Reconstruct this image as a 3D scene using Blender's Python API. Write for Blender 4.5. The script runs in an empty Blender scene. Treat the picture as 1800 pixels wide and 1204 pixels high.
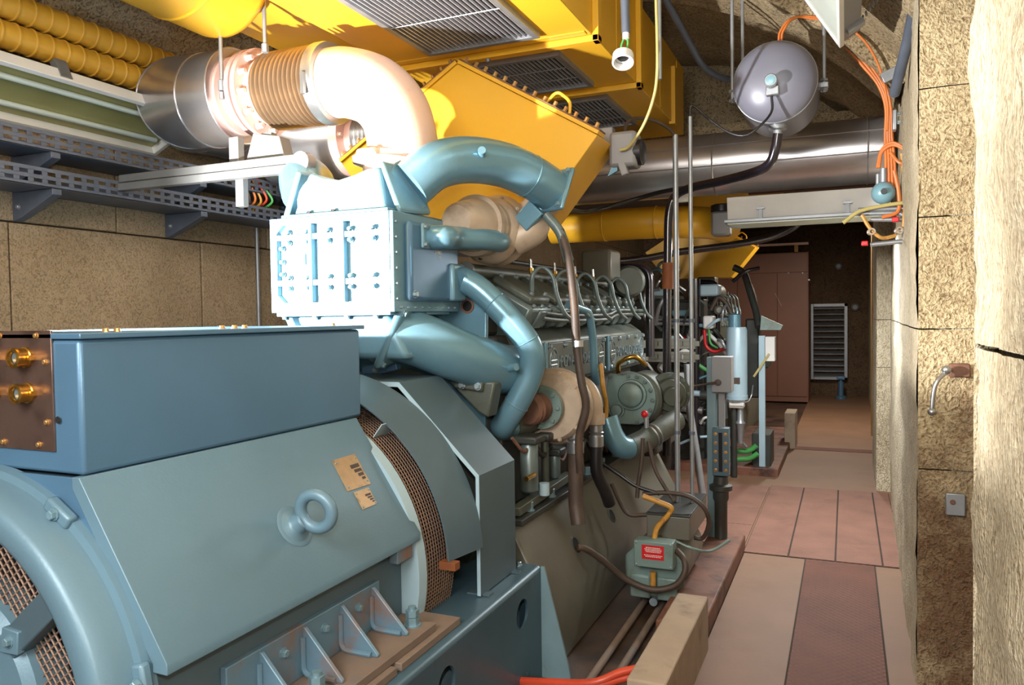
import bpy, math, random
from mathutils import Vector, Matrix, noise
random.seed(7)
V = Vector; R_ = math.radians
scene = bpy.context.scene
COL = scene.collection

# ------------------------------------------------------------------ camera
F = 1360.0
yaw = math.atan(587 / F); pitch = -R_(1.95); roll = R_(0.8); HC = 1.6
fwd = V((-math.sin(yaw) * math.cos(pitch), math.cos(yaw) * math.cos(pitch), math.sin(pitch)))
r0 = V((math.cos(yaw), math.sin(yaw), 0)); u0 = r0.cross(fwd)
CR = r0 * math.cos(roll) - u0 * math.sin(roll)
CU = u0 * math.cos(roll) + r0 * math.sin(roll)
CC = V((0, 0, HC))
cd = bpy.data.cameras.new('camera'); cam = bpy.data.objects.new('camera', cd); COL.objects.link(cam)
cd.sensor_width = 36; cd.lens = 36 * F / 1800; cd.clip_start = 0.02; cd.clip_end = 100
m = Matrix.Identity(4)
for i in range(3):
    m[i][0] = CR[i]; m[i][1] = CU[i]; m[i][2] = -fwd[i]; m[i][3] = CC[i]
cam.matrix_world = m
scene.camera = cam

# ------------------------------------------------------------------ world, lights, exposure
w = bpy.data.worlds.new('world'); scene.world = w; w.use_nodes = True
w.node_tree.nodes['Background'].inputs[0].default_value = (0.9, 0.95, 1, 1)
w.node_tree.nodes['Background'].inputs[1].default_value = 0.25
def light(name, kind, loc, power, color=(1, 1, 1), size=0.05, target=None, size_y=None, spot=None):
    l = bpy.data.lights.new(name, kind); l.energy = power; l.color = color
    if kind == 'AREA':
        l.size = size
        if size_y: l.shape = 'RECTANGLE'; l.size_y = size_y
    else: l.shadow_soft_size = size
    if spot: l.spot_size = spot; l.spot_blend = 0.4
    o = bpy.data.objects.new(name, l); COL.objects.link(o); o.location = loc
    if target is not None: o.rotation_euler = (V(target) - V(loc)).to_track_quat('-Z', 'Y').to_euler()
    return o
light('work_lamp', 'SPOT', (-2.5, 1.55, 1.70), 800, (1, 0.97, 0.94), 0.03, (-0.78, 4.0, 2.1), spot=R_(122))
light('camera_flash', 'POINT', (-0.06, 0.02, 1.80), 62, (1, 0.98, 0.95), 0.03)
light('fill_behind_camera', 'AREA', (-0.9, -1.2, 2.9), 125, (1, 0.97, 0.93), 1.4, (-1.2, 3.0, 1.0))  # added broad light for ambient fill, not a fitting of the room
light('passage_lamp', 'AREA', (-0.28, 6.04, 2.12), 62, (0.95, 0.98, 1), 0.25, (-0.28, 6.05, 0), 1.0).rotation_euler = (0, 0, R_(90))
light('far_fill', 'AREA', (-0.25, 11.5, 2.9), 70, (1, 0.9, 0.78), 0.25, (-0.25, 11.5, 0), 1.0)  # added light to brighten the far end, no fitting belongs to it
light('aisle_fill', 'AREA', (-3.2, 3.6, 2.95), 20, (1, 0.93, 0.82), 0.3, (-3.5, 3.6, 0), 1.4)  # weak light added over the aisle; the fitting on that wall is unlit
vs = scene.view_settings
vs.view_transform = 'Standard'; vs.look = 'None'; vs.gamma = 1; vs.use_curve_mapping = False; vs.exposure = 0.35

# ------------------------------------------------------------------ helpers
def P(px, py, x=None, y=None, z=None):
    d = fwd + CR * ((px - 900) / F) - CU * ((py - 602) / F)
    if x is not None: t = (x - CC.x) / d.x
    elif y is not None: t = (y - CC.y) / d.y
    else: t = (z - CC.z) / d.z
    return CC + d * t

def frame(d):
    d = V(d).normalized()
    a = V((0, 0, 1)) if abs(d.z) < 0.9 else V((1, 0, 0))
    u = a.cross(d).normalized(); v = d.cross(u)
    return u, v, d

def fil(pts, rad, n=6):
    """round the corners of a polyline"""
    pts = [V(p) for p in pts]; out = [pts[0]]
    for i in range(1, len(pts) - 1):
        a, b, c = pts[i - 1], pts[i], pts[i + 1]
        r = min(rad, (a - b).length * 0.49, (c - b).length * 0.49)
        p = b + (a - b).normalized() * r; q = b + (c - b).normalized() * r
        for k in range(n + 1):
            t = k / n
            out.append(p * (1 - t) ** 2 + b * 2 * t * (1 - t) + q * t * t)
    out.append(pts[-1]); return out

def spl(pts, n=6):
    """Catmull-Rom through the points"""
    pts = [V(p) for p in pts]; q = [pts[0] * 2 - pts[1]] + pts + [pts[-1] * 2 - pts[-2]]; out = []
    for i in range(1, len(q) - 2):
        a, b, c, d = q[i - 1:i + 3]
        for k in range(n):
            t = k / n
            out.append(0.5 * ((2 * b) + (c - a) * t + (2 * a - 5 * b + 4 * c - d) * t * t + (3 * b - a - 3 * c + d) * t ** 3))
    out.append(pts[-1]); return out

class MB:
    def __init__(s): s.v = []; s.f = []
    def add(s, vs, fs):
        o = len(s.v); s.v += [V(v) for v in vs]; s.f += [tuple(i + o for i in f) for f in fs]; return s
    def box(s, a, b):
        x0, y0, z0 = a; x1, y1, z1 = b
        return s.add([(x0, y0, z0), (x1, y0, z0), (x1, y1, z0), (x0, y1, z0), (x0, y0, z1), (x1, y0, z1), (x1, y1, z1), (x0, y1, z1)],
                     [(3, 2, 1, 0), (4, 5, 6, 7), (0, 1, 5, 4), (1, 2, 6, 5), (2, 3, 7, 6), (3, 0, 4, 7)])
    def obox(s, c, h, ax):
        """box of half sizes h along the three axes ax"""
        c = V(c); pts = []
        for sz in (-1, 1):
            for sx, sy in ((-1, -1), (1, -1), (1, 1), (-1, 1)):
                pts.append(c + V(ax[0]) * h[0] * sx + V(ax[1]) * h[1] * sy + V(ax[2]) * h[2] * sz)
        return s.add(pts, [(3, 2, 1, 0), (4, 5, 6, 7), (0, 1, 5, 4), (1, 2, 6, 5), (2, 3, 7, 6), (3, 0, 4, 7)])
    def bar(s, p, q, wd, ht, up=(0, 0, 1)):
        p = V(p); q = V(q); d = (q - p).normalized(); sd = d.cross(V(up)).normalized(); u = sd.cross(d)
        return s.obox((p + q) / 2, (wd / 2, ht / 2, (q - p).length / 2), (sd, u, d))
    def prism(s, poly, off):
        poly = [V(p) for p in poly]; off = V(off); n = len(poly)
        nrm = V((0, 0, 0))
        for i in range(n): nrm += (poly[i] - poly[0]).cross(poly[(i + 1) % n] - poly[0])
        if nrm.dot(off) > 0: poly = poly[::-1]
        return s.add(poly + [p + off for p in poly], [tuple(range(n)), tuple(range(2 * n - 1, n - 1, -1))] +
                     [((i + 1) % n, i, i + n, (i + 1) % n + n) for i in range(n)])
    def tube(s, pts, r, n=12, caps=True, closed=False):
        pts = [V(p) for p in pts]
        cl = [pts[0]]
        for p in pts[1:]:
            if (p - cl[-1]).length > 1e-5: cl.append(p)
        pts = cl; m_ = len(pts); rs = r if isinstance(r, (list, tuple)) else [r] * m_
        if len(rs) != m_: rs = [rs[min(int(i * len(rs) / m_), len(rs) - 1)] for i in range(m_)]
        T = []
        for i in range(m_):
            a = pts[i - 1] if i else (pts[-1] if closed else pts[i]); b = pts[i + 1] if i < m_ - 1 else (pts[0] if closed else pts[i])
            T.append((b - a).normalized())
        u, v, _ = frame(T[0]); vs = []
        for i in range(m_):
            if i:
                ax = T[i - 1].cross(T[i])
                if ax.length > 1e-7:
                    q = Matrix.Rotation(T[i - 1].angle(T[i]), 3, ax.normalized()); u = q @ u
                u = (u - T[i] * u.dot(T[i])).normalized()
            v = T[i].cross(u)
            for k in range(n):
                a = 2 * math.pi * k / n
                vs.append(pts[i] + (u * math.cos(a) + v * math.sin(a)) * rs[i])
        fs = []
        for i in range(m_ if closed else m_ - 1):
            j = (i + 1) % m_
            for k in range(n): fs.append((i * n + k, i * n + (k + 1) % n, j * n + (k + 1) % n, j * n + k))
        if caps and not closed: fs += [tuple(range(n - 1, -1, -1)), tuple(range((m_ - 1) * n, m_ * n))]
        return s.add(vs, fs)
    def cyl(s, p, q, r, r2=None, n=16): return s.tube([p, q], [r, r if r2 is None else r2], n)
    def lathe(s, o, d, prof, n=24, a0=0, a1=2 * math.pi, caps=True):
        """prof: (distance along d, radius)"""
        u, v, d = frame(d); o = V(o); full = abs(a1 - a0 - 2 * math.pi) < 1e-6; k_ = n if full else n + 1; vs = []
        for t, r in prof:
            for k in range(k_):
                a = a0 + (a1 - a0) * k / n
                vs.append(o + d * t + (u * math.cos(a) + v * math.sin(a)) * r)
        fs = []
        for i in range(len(prof) - 1):
            for k in range(n if full else n):
                k2 = (k + 1) % k_
                fs.append((i * k_ + k, i * k_ + k2, (i + 1) * k_ + k2, (i + 1) * k_ + k))
        if caps and full:
            if prof[0][1] > 1e-6: fs.append(tuple(range(k_ - 1, -1, -1)))
            if prof[-1][1] > 1e-6: fs.append(tuple(range((len(prof) - 1) * k_, len(prof) * k_)))
        return s.add(vs, fs)
    def ring(s, o, d, r0_, r1_, th, n=32, a0=0, a1=2 * math.pi):
        """flat annulus of thickness th along d"""
        return s.lathe(o, d, [(0, r0_), (0, r1_), (th, r1_), (th, r0_), (0, r0_)], n, a0, a1, caps=False) if abs(a1 - a0 - 2 * math.pi) < 1e-6 else s._arc(o, d, r0_, r1_, th, n, a0, a1)
    def _arc(s, o, d, ra, rb, th, n, a0, a1):
        k = len(s.v); s.lathe(o, d, [(0, ra), (0, rb), (th, rb), (th, ra), (0, ra)], n, a0, a1, caps=False)
        kk = n + 1
        s.f.append((k, k + kk, k + 2 * kk, k + 3 * kk)); s.f.append((k + n + 3 * kk, k + n + 2 * kk, k + n + kk, k + n)); return s
    def torus(s, o, d, Rr, r, n=28, k=10):
        u, v, d = frame(d); o = V(o)
        return s.tube([o + (u * math.cos(2 * math.pi * i / n) + v * math.sin(2 * math.pi * i / n)) * Rr for i in range(n)], r, k, closed=True)
    def ball(s, o, r, n=16, d=(0, 0, 1)):
        return s.lathe(V(o), d, [(-r * math.cos(math.pi * i / 8), max(r * math.sin(math.pi * i / 8), 0.0005)) for i in range(9)], n)
    def build(s, name, mt, parent=None, bev=0, smooth=True, ang=38, label=None):
        base = V((0, 0, 0))
        if parent is not None: base = V(parent['_b'])
        me = bpy.data.meshes.new(name); me.from_pydata([tuple(v - base) for v in s.v], [], s.f); me.update()
        me.materials.append(mt)
        if smooth:
            me.polygons.foreach_set('use_smooth', [True] * len(me.polygons)); me.set_sharp_from_angle(angle=R_(ang))
        o = bpy.data.objects.new(name, me); COL.objects.link(o)
        o['_b'] = tuple(base)
        if parent is not None: o.parent = parent
        if bev:
            b = o.modifiers.new('bevel', 'BEVEL'); b.width = bev; b.segments = 2; b.limit_method = 'ANGLE'; b.angle_limit = R_(38)
            b.harden_normals = False
        if label: o['label'] = label
        return o

def thing(name, label, cat, loc, group=None):
    o = bpy.data.objects.new(name, None); COL.objects.link(o); o.location = V(loc); o.empty_display_size = 0.1
    o['_b'] = tuple(V(loc)); o['label'] = label; o['category'] = cat
    if group: o['group'] = group
    return o
def tag(o, label, cat, group=None):
    o['label'] = label; o['category'] = cat
    if group: o['group'] = group
    return o
def struct(o): o['kind'] = 'structure'; return o

_bm = {}
def bolt(parent, p, d, r, mt, name='bolt', h=None, hexa=True):
    """hex-head bolt, mesh shared between alike bolts"""
    key = (round(r, 4), mt.name, hexa, round(h or 0, 4))
    if key not in _bm:
        b = MB(); hh = h or r * 1.1
        b.lathe((0, 0, 0), (0, 0, 1), [(0, r * 1.35), (r * 0.25, r * 1.35)], 10)
        b.lathe((0, 0, 0), (0, 0, 1), [(r * 0.25, r), (hh, r), (hh + r * 0.15, r * 0.8)], 6 if hexa else 10)
        me = bpy.data.meshes.new('bolt'); me.from_pydata([tuple(v) for v in b.v], [], b.f); me.update(); me.materials.append(mt); _bm[key] = me
    o = bpy.data.objects.new(name, _bm[key]); COL.objects.link(o); o.parent = parent
    o.location = V(p) - V(parent['_b']); o.rotation_euler = V(d).to_track_quat('Z', 'Y').to_euler(); o['_b'] = tuple(p)
    return o

def copy_tree(o, parent=None):
    c = o.copy(); COL.objects.link(c); c.parent = parent
    for ch in list(o.children): copy_tree(ch, c)
    return c

# ------------------------------------------------------------------ materials
def srgb(c):
    return tuple(((v / 255) / 12.92 if v / 255 <= 0.04045 else ((v / 255 + 0.055) / 1.055) ** 2.4) for v in c)
def mat(name, c, rough=0.45, metal=0.0, var=0.12, vscale=6.0, bump=0.0, bscale=60.0, dirt=None, dscale=3.0, dlo=0.55, dhi=0.75, coat=0.0, spec=0.5):
    mt = bpy.data.materials.new(name); mt.use_nodes = True; nt = mt.node_tree; b = nt.nodes['Principled BSDF']
    c = srgb(c)
    tc = nt.nodes.new('ShaderNodeTexCoord'); nz = nt.nodes.new('ShaderNodeTexNoise'); nz.inputs['Scale'].default_value = vscale; nz.inputs['Detail'].default_value = 6
    geo = nt.nodes.new('ShaderNodeNewGeometry')
    nt.links.new(geo.outputs['Position'], nz.inputs['Vector'])
    rp = nt.nodes.new('ShaderNodeValToRGB'); rp.color_ramp.elements[0].position = 0.3; rp.color_ramp.elements[1].position = 0.7
    rp.color_ramp.elements[0].color = tuple(v * (1 - var) for v in c) + (1,); rp.color_ramp.elements[1].color = tuple(min(v * (1 + var), 1) for v in c) + (1,)
    nt.links.new(nz.outputs['Fac'], rp.inputs['Fac']); out = rp.outputs['Color']
    if dirt:
        n2 = nt.nodes.new('ShaderNodeTexNoise'); n2.inputs['Scale'].default_value = dscale; n2.inputs['Detail'].default_value = 9; n2.inputs['Roughness'].default_value = 0.65
        nt.links.new(geo.outputs['Position'], n2.inputs['Vector'])
        r2 = nt.nodes.new('ShaderNodeMapRange'); r2.inputs[1].default_value = dlo; r2.inputs[2].default_value = dhi
        nt.links.new(n2.outputs['Fac'], r2.inputs[0])
        mx = nt.nodes.new('ShaderNodeMix'); mx.data_type = 'RGBA'; nt.links.new(r2.outputs[0], mx.inputs[0]); nt.links.new(out, mx.inputs[6])
        mx.inputs[7].default_value = srgb(dirt) + (1,); out = mx.outputs[2]
    nt.links.new(out, b.inputs['Base Color'])
    b.inputs['Roughness'].default_value = rough; b.inputs['Metallic'].default_value = metal
    b.inputs['Specular IOR Level'].default_value = spec
    if coat: b.inputs['Coat Weight'].default_value = coat; b.inputs['Coat Roughness'].default_value = 0.2
    if bump:
        n3 = nt.nodes.new('ShaderNodeTexNoise'); n3.inputs['Scale'].default_value = bscale; n3.inputs['Detail'].default_value = 4
        nt.links.new(geo.outputs['Position'], n3.inputs['Vector'])
        bp = nt.nodes.new('ShaderNodeBump'); bp.inputs['Strength'].default_value = bump; bp.inputs['Distance'].default_value = 0.01
        nt.links.new(n3.outputs['Fac'], bp.inputs['Height']); nt.links.new(bp.outputs[0], b.inputs['Normal'])
    return mt

M = {}
M['gen_blue'] = mat('gen_blue', (98, 128, 144), 0.42, 0.15, 0.06, 3, 0.05, 140, (120, 125, 118), 5, 0.66, 0.95)
M['gen_dark'] = mat('gen_dark', (82, 118, 146), 0.35, 0.25, 0.06, 3, 0.03, 160)
M['guard'] = mat('guard', (78, 98, 108), 0.45, 0.2, 0.06, 3)
M['girder'] = mat('girder', (70, 95, 108), 0.35, 0.25, 0.1, 4, 0.02, 80, (120, 100, 80), 7, 0.64, 0.85)
M['foot'] = mat('foot', (98, 128, 146), 0.4, 0.15, 0.08, 5, 0.04, 90, (132, 98, 76), 6, 0.5, 0.72)
M['dustplate'] = mat('dustplate', (116, 100, 88), 0.75, 0.0, 0.12, 9, 0.05, 90, (90, 100, 105), 5, 0.55, 0.75)
M['cool_blue'] = mat('cool_blue', (108, 146, 162), 0.38, 0.2, 0.06, 4, 0.08, 70, (135, 130, 110), 5, 0.62, 0.9)
M['pipe_blue'] = mat('pipe_blue', (104, 144, 162), 0.28, 0.35, 0.06, 4, 0.04, 60, (135, 132, 105), 5, 0.62, 0.95)
M['engine'] = mat('engine', (80, 86, 78), 0.45, 0.2, 0.16, 7, 0.12, 60, (70, 58, 42), 6, 0.55, 0.8)
M['engine_lite'] = mat('engine_lite', (100, 114, 114), 0.35, 0.3, 0.14, 7, 0.08, 60, (80, 72, 55), 6, 0.55, 0.85)
M['engine_dark'] = mat('engine_dark', (52, 55, 52), 0.5, 0.2, 0.2, 7, 0.12, 60, (60, 45, 30), 6, 0.5, 0.8)
M['gearcase'] = mat('gearcase', (112, 134, 130), 0.45, 0.15, 0.1, 7, 0.06, 60, (90, 85, 62), 5, 0.5, 0.8)
M['sump'] = mat('sump', (98, 96, 86), 0.42, 0.1, 0.12, 4, 0.03, 60, (110, 80, 45), 7, 0.66, 0.8)
M['beige'] = mat('beige', (176, 158, 138), 0.45, 0.15, 0.12, 7, 0.05, 60, (120, 96, 74), 6, 0.55, 0.85)
M['pink'] = mat('pink', (212, 182, 166), 0.42, 0.1, 0.06, 5, 0.05, 60, (190, 140, 118), 7, 0.55, 0.85)
M['pink_flange'] = mat('pink_flange', (196, 160, 150), 0.45, 0.1, 0.08, 6, 0.04, 60)
M['bellows'] = mat('bellows', (142, 118, 92), 0.32, 0.6, 0.1, 9)
M['steel'] = mat('steel', (172, 174, 176), 0.3, 0.85, 0.06, 8)
M['stainless'] = mat('stainless', (198, 196, 198), 0.28, 0.85, 0.08, 6, 0.02, 25)
M['zinc'] = mat('zinc', (150, 154, 158), 0.42, 0.6, 0.1, 14)
M['strut'] = mat('strut', (124, 126, 126), 0.45, 0.3, 0.08, 10)
M['slat'] = mat('slat', (200, 200, 204), 0.4, 0.4, 0.06, 14)
M['tray'] = mat('tray', (96, 104, 118), 0.5, 0.4, 0.14, 10)
M['yellow'] = mat('yellow', (222, 170, 42), 0.38, 0.0, 0.05, 2, 0.015, 40, (150, 105, 30), 12, 0.76, 0.84)
M['yellow_dull'] = mat('yellow_dull', (200, 150, 45), 0.5, 0.0, 0.1, 5)
M['brass'] = mat('brass', (196, 150, 70), 0.25, 0.95, 0.1, 20)
M['bolt'] = mat('bolt', (150, 165, 172), 0.3, 0.7, 0.1, 20)
M['bolt_blue'] = mat('bolt_blue', (120, 150, 162), 0.35, 0.4, 0.1, 20)
M['bolt_pink'] = mat('bolt_pink', (214, 186, 172), 0.35, 0.3, 0.1, 20)
M['bolt_brass'] = mat('bolt_brass', (190, 150, 95), 0.3, 0.7, 0.1, 20)
M['black'] = mat('black', (30, 28, 30), 0.35, 0.0, 0.2, 10)
M['black_gloss'] = mat('black_gloss', (28, 24, 32), 0.18, 0.0, 0.2, 10, coat=0.5)
M['rubber'] = mat('rubber', (66, 54, 46), 0.55, 0.0, 0.2, 12, 0.1, 90, (96, 74, 56), 8, 0.5, 0.8)
M['rusty'] = mat('rusty', (112, 78, 62), 0.7, 0.0, 0.2, 14, 0.2, 80, (80, 56, 48), 9, 0.5, 0.7)
M['rust_bracket'] = mat('rust_bracket', (120, 66, 30), 0.7, 0.0, 0.2, 14)
M['mesh'] = mat('mesh', (130, 106, 90), 0.55, 0.3, 0.15, 14)
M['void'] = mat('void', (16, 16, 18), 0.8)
M['white'] = mat('white', (216, 216, 212), 0.4, 0.0, 0.04, 6)
M['lamp_white'] = mat('lamp_white', (226, 226, 222), 0.4, 0.0, 0.05, 6)
M['lamp_cover'] = mat('lamp_cover', (158, 150, 96), 0.25, 0.0, 0.12, 3)
M['lamp_tube'] = mat('lamp_tube', (196, 206, 196), 0.3, 0.0, 0.05, 6)
M['tank'] = mat('tank', (116, 117, 130), 0.36, 0.15, 0.05, 5, 0.02, 50)
M['box_grey'] = mat('box_grey', (128, 128, 130), 0.45, 0.1, 0.06, 5)
M['post'] = mat('post', (112, 138, 146), 0.4, 0.1, 0.1, 6, 0, 60, (100, 90, 78), 8, 0.62, 0.8)
M['pale_blue'] = mat('pale_blue', (160, 186, 198), 0.35, 0.1, 0.06, 5)
M['ltblue'] = mat('ltblue', (120, 160, 172), 0.3, 0.1, 0.06, 5)
M['red'] = mat('red', (190, 20, 28), 0.4, 0.0, 0.05, 5)
M['red_hose'] = mat('red_hose', (196, 70, 44), 0.4, 0.0, 0.15, 9)
M['orange'] = mat('orange', (196, 110, 50), 0.45, 0.0, 0.12, 9)
M['ochre'] = mat('ochre', (186, 136, 56), 0.45, 0.0, 0.15, 12, 0, 60, (110, 80, 50), 12, 0.5, 0.7)
M['olive_cable'] = mat('olive_cable', (170, 156, 96), 0.5, 0.0, 0.1, 9)
M['green'] = mat('green', (70, 150, 76), 0.4, 0.0, 0.1, 9)
M['brown_cab'] = mat('brown_cab', (122, 82, 66), 0.5, 0.0, 0.05, 3)
M['wood'] = mat('wood', (156, 120, 66), 0.6, 0.0, 0.12, 5)
M['plate'] = mat('plate', (190, 158, 118), 0.35, 0.5, 0.08, 30, 0, 60, (120, 112, 92), 20, 0.55, 0.7)
M['cu_plate'] = mat('cu_plate', (132, 108, 98), 0.25, 0.75, 0.1, 8, 0, 60, (90, 72, 68), 9, 0.5, 0.7)
M['block'] = mat('block', (160, 142, 122), 0.8, 0.0, 0.08, 9, 0.1, 50, (120, 100, 84), 5, 0.55, 0.75)
M['glass'] = mat('glass', (90, 100, 104), 0.08, 0.0, 0.2, 30)

def concrete(name, c, dark, rough=0.9, bump=0.6, stretch=(1, 1, 0.25), fib=26.0, stain=None, bd=0.02):
    """rough rendered concrete: fibrous swirls plus grit"""
    mt = bpy.data.materials.new(name); mt.use_nodes = True; nt = mt.node_tree; b = nt.nodes['Principled BSDF']; L = nt.links
    geo = nt.nodes.new('ShaderNodeNewGeometry'); mp = nt.nodes.new('ShaderNodeMapping'); mp.inputs['Scale'].default_value = stretch
    L.new(geo.outputs['Position'], mp.inputs['Vector'])
    n1 = nt.nodes.new('ShaderNodeTexNoise'); n1.inputs['Scale'].default_value = fib; n1.inputs['Detail'].default_value = 5; n1.inputs['Distortion'].default_value = 2.2
    L.new(mp.outputs[0], n1.inputs['Vector'])
    n2 = nt.nodes.new('ShaderNodeTexNoise'); n2.inputs['Scale'].default_value = 95; n2.inputs['Detail'].default_value = 3
    L.new(geo.outputs['Position'], n2.inputs['Vector'])
    n3 = nt.nodes.new('ShaderNodeTexNoise'); n3.inputs['Scale'].default_value = 1.7; n3.inputs['Detail'].default_value = 4
    L.new(geo.outputs['Position'], n3.inputs['Vector'])
    ad = nt.nodes.new('ShaderNodeMath'); ad.operation = 'MULTIPLY_ADD'; L.new(n2.outputs['Fac'], ad.inputs[0]); ad.inputs[1].default_value = 0.6; L.new(n1.outputs['Fac'], ad.inputs[2])
    rp = nt.nodes.new('ShaderNodeValToRGB'); e = rp.color_ramp.elements
    e[0].position = 0.60; e[0].color = srgb(dark) + (1,); e[1].position = 0.86; e[1].color = srgb(c) + (1,)
    L.new(ad.outputs[0], rp.inputs['Fac'])
    hs = nt.nodes.new('ShaderNodeMix'); hs.data_type = 'RGBA'; hs.blend_type = 'MULTIPLY'; hs.inputs[0].default_value = 1
    r3 = nt.nodes.new('ShaderNodeValToRGB'); r3.color_ramp.elements[0].color = (0.72, 0.7, 0.66, 1); r3.color_ramp.elements[1].color = (1, 1, 1, 1)
    r3.color_ramp.elements[0].position = 0.35; r3.color_ramp.elements[1].position = 0.65
    L.new(n3.outputs['Fac'], r3.inputs['Fac']); L.new(rp.outputs[0], hs.inputs[6]); L.new(r3.outputs[0], hs.inputs[7]); out = hs.outputs[2]
    if stain:
        ctr, rad, col = stain
        vm = nt.nodes.new('ShaderNodeVectorMath'); vm.operation = 'SUBTRACT'; L.new(geo.outputs['Position'], vm.inputs[0]); vm.inputs[1].default_value = ctr
        v2 = nt.nodes.new('ShaderNodeVectorMath'); v2.operation = 'DIVIDE'; L.new(vm.outputs[0], v2.inputs[0]); v2.inputs[1].default_value = rad
        ln = nt.nodes.new('ShaderNodeVectorMath'); ln.operation = 'LENGTH'; L.new(v2.outputs[0], ln.inputs[0])
        n4 = nt.nodes.new('ShaderNodeTexNoise'); n4.inputs['Scale'].default_value = 6; n4.inputs['Detail'].default_value = 8; L.new(geo.outputs['Position'], n4.inputs['Vector'])
        a4 = nt.nodes.new('ShaderNodeMath'); a4.operation = 'MULTIPLY_ADD'; L.new(n4.outputs['Fac'], a4.inputs[0]); a4.inputs[1].default_value = 1.6; L.new(ln.outputs['Value'], a4.inputs[2])
        mr = nt.nodes.new('ShaderNodeMapRange'); mr.inputs[1].default_value = 1.05; mr.inputs[2].default_value = 1.75; mr.inputs[3].default_value = 0.8; mr.inputs[4].default_value = 0
        L.new(a4.outputs[0], mr.inputs[0])
        mx = nt.nodes.new('ShaderNodeMix'); mx.data_type = 'RGBA'; L.new(mr.outputs[0], mx.inputs[0]); L.new(out, mx.inputs[6]); mx.inputs[7].default_value = srgb(col) + (1,); out = mx.outputs[2]
    L.new(out, b.inputs['Base Color']); b.inputs['Roughness'].default_value = rough
    bp = nt.nodes.new('ShaderNodeBump'); bp.inputs['Strength'].default_value = bump; bp.inputs['Distance'].default_value = bd
    L.new(ad.outputs[0], bp.inputs['Height']); L.new(bp.outputs[0], b.inputs['Normal'])
    return mt
M['wall'] = concrete('wall', (214, 202, 174), (172, 154, 124), stretch=(1, 1, 0.3), fib=48, bump=1.0)
M['wall_niche'] = concrete('wall_niche', (206, 188, 150), (142, 120, 86), stretch=(1, 1, 0.8), fib=34, bump=1.0, stain=((0.42, 3.5, 0.45), (0.35, 1.0, 0.95), (84, 46, 20)))
M['wall_block'] = concrete('wall_block', (168, 146, 116), (128, 108, 82), stretch=(1, 1, 1), fib=34, bump=0.4)
M['vault'] = concrete('vault', (186, 168, 134), (112, 94, 68), stretch=(1, 1, 1), fib=24, bump=0.8)
M['far_wall'] = concrete('far_wall', (104, 82, 60), (66, 50, 36), stretch=(1, 1, 1), fib=14, bump=0.3)
M['joint'] = mat('joint', (52, 42, 32), 0.9)
M['floor'] = mat('floor', (122, 91, 68), 0.62, 0, 0.1, 2.2, 0.06, 40, (116, 82, 56), 2.6, 0.55, 0.75)
M['pit'] = mat('pit', (74, 56, 44), 0.35, 0, 0.25, 4, 0.15, 30, (28, 26, 24), 2.5, 0.45, 0.65)
M['curb'] = mat('curb', (112, 72, 54), 0.6, 0, 0.2, 5, 0.15, 30, (56, 34, 26), 4, 0.48, 0.65)

def tread(name, c, dark):
    mt = mat(name, c, 0.66, 0.0, 0.12, 4, 0, 60, dark, 3, 0.55, 0.8, spec=0.3); nt = mt.node_tree; L = nt.links; b = nt.nodes['Principled BSDF']
    geo = nt.nodes.new('ShaderNodeNewGeometry'); mp = nt.nodes.new('ShaderNodeMapping'); mp.inputs['Rotation'].default_value = (0, 0, R_(45)); mp.inputs['Scale'].default_value = (34, 34, 34)
    L.new(geo.outputs['Position'], mp.inputs[0])
    ck = nt.nodes.new('ShaderNodeTexVoronoi'); ck.inputs['Scale'].default_value = 1.0; ck.inputs['Randomness'].default_value = 0.0; L.new(mp.outputs[0], ck.inputs['Vector'])
    bp = nt.nodes.new('ShaderNodeBump'); bp.invert = True; bp.inputs['Strength'].default_value = 0.8; bp.inputs['Distance'].default_value = 0.008
    L.new(ck.outputs['Distance'], bp.inputs['Height']); L.new(bp.outputs[0], b.inputs['Normal'])
    return mt
M['tread'] = tread('tread', (124, 88, 74), (98, 68, 56))
M['tread_red'] = tread('tread_red', (100, 60, 45), (76, 48, 38))

# ================================================================== THE ROOM
def sheet(mb, o, u, v, nu, nv, amp, sc=3.0, nrm=None, seed=0.0, fine=0.35):
    """rough surface: grid from o along u and v, pushed in and out along its normal"""
    o = V(o); u = V(u); v = V(v); n = V(nrm) if nrm else u.cross(v).normalized(); vs = []
    for j in range(nv + 1):
        for i in range(nu + 1):
            p = o + u * (i / nu) + v * (j / nv)
            q = (p + V((seed, seed, seed))) * sc
            vs.append(p + n * amp * (noise.noise(q) + fine * noise.noise(q * 5)))
    return mb.add(vs, [(j * (nu + 1) + i, j * (nu + 1) + i + 1, (j + 1) * (nu + 1) + i + 1, (j + 1) * (nu + 1) + i) for j in range(nv) for i in range(nu)])

b = MB(); b.box((-0.62, -2.2, -0.25), (1.0, 16.4, 0)); b.box((-4.0, 5.42, -0.25), (-0.62, 7.9, -0.004))
floor = struct(b.build('floor', M['floor'], smooth=False)); floor['label'] = 'brown concrete walkway floor beside the engines'
b = MB(); b.box((-4.0, -2.2, -0.25), (-0.62, 5.42, -0.02)); b.box((-4.0, 7.9, -0.25), (-0.62, 16.4, -0.02))
pit = struct(b.build('floor_trench', M['pit'], smooth=False)); pit['label'] = 'dark oily trench floor under the engines'
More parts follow.
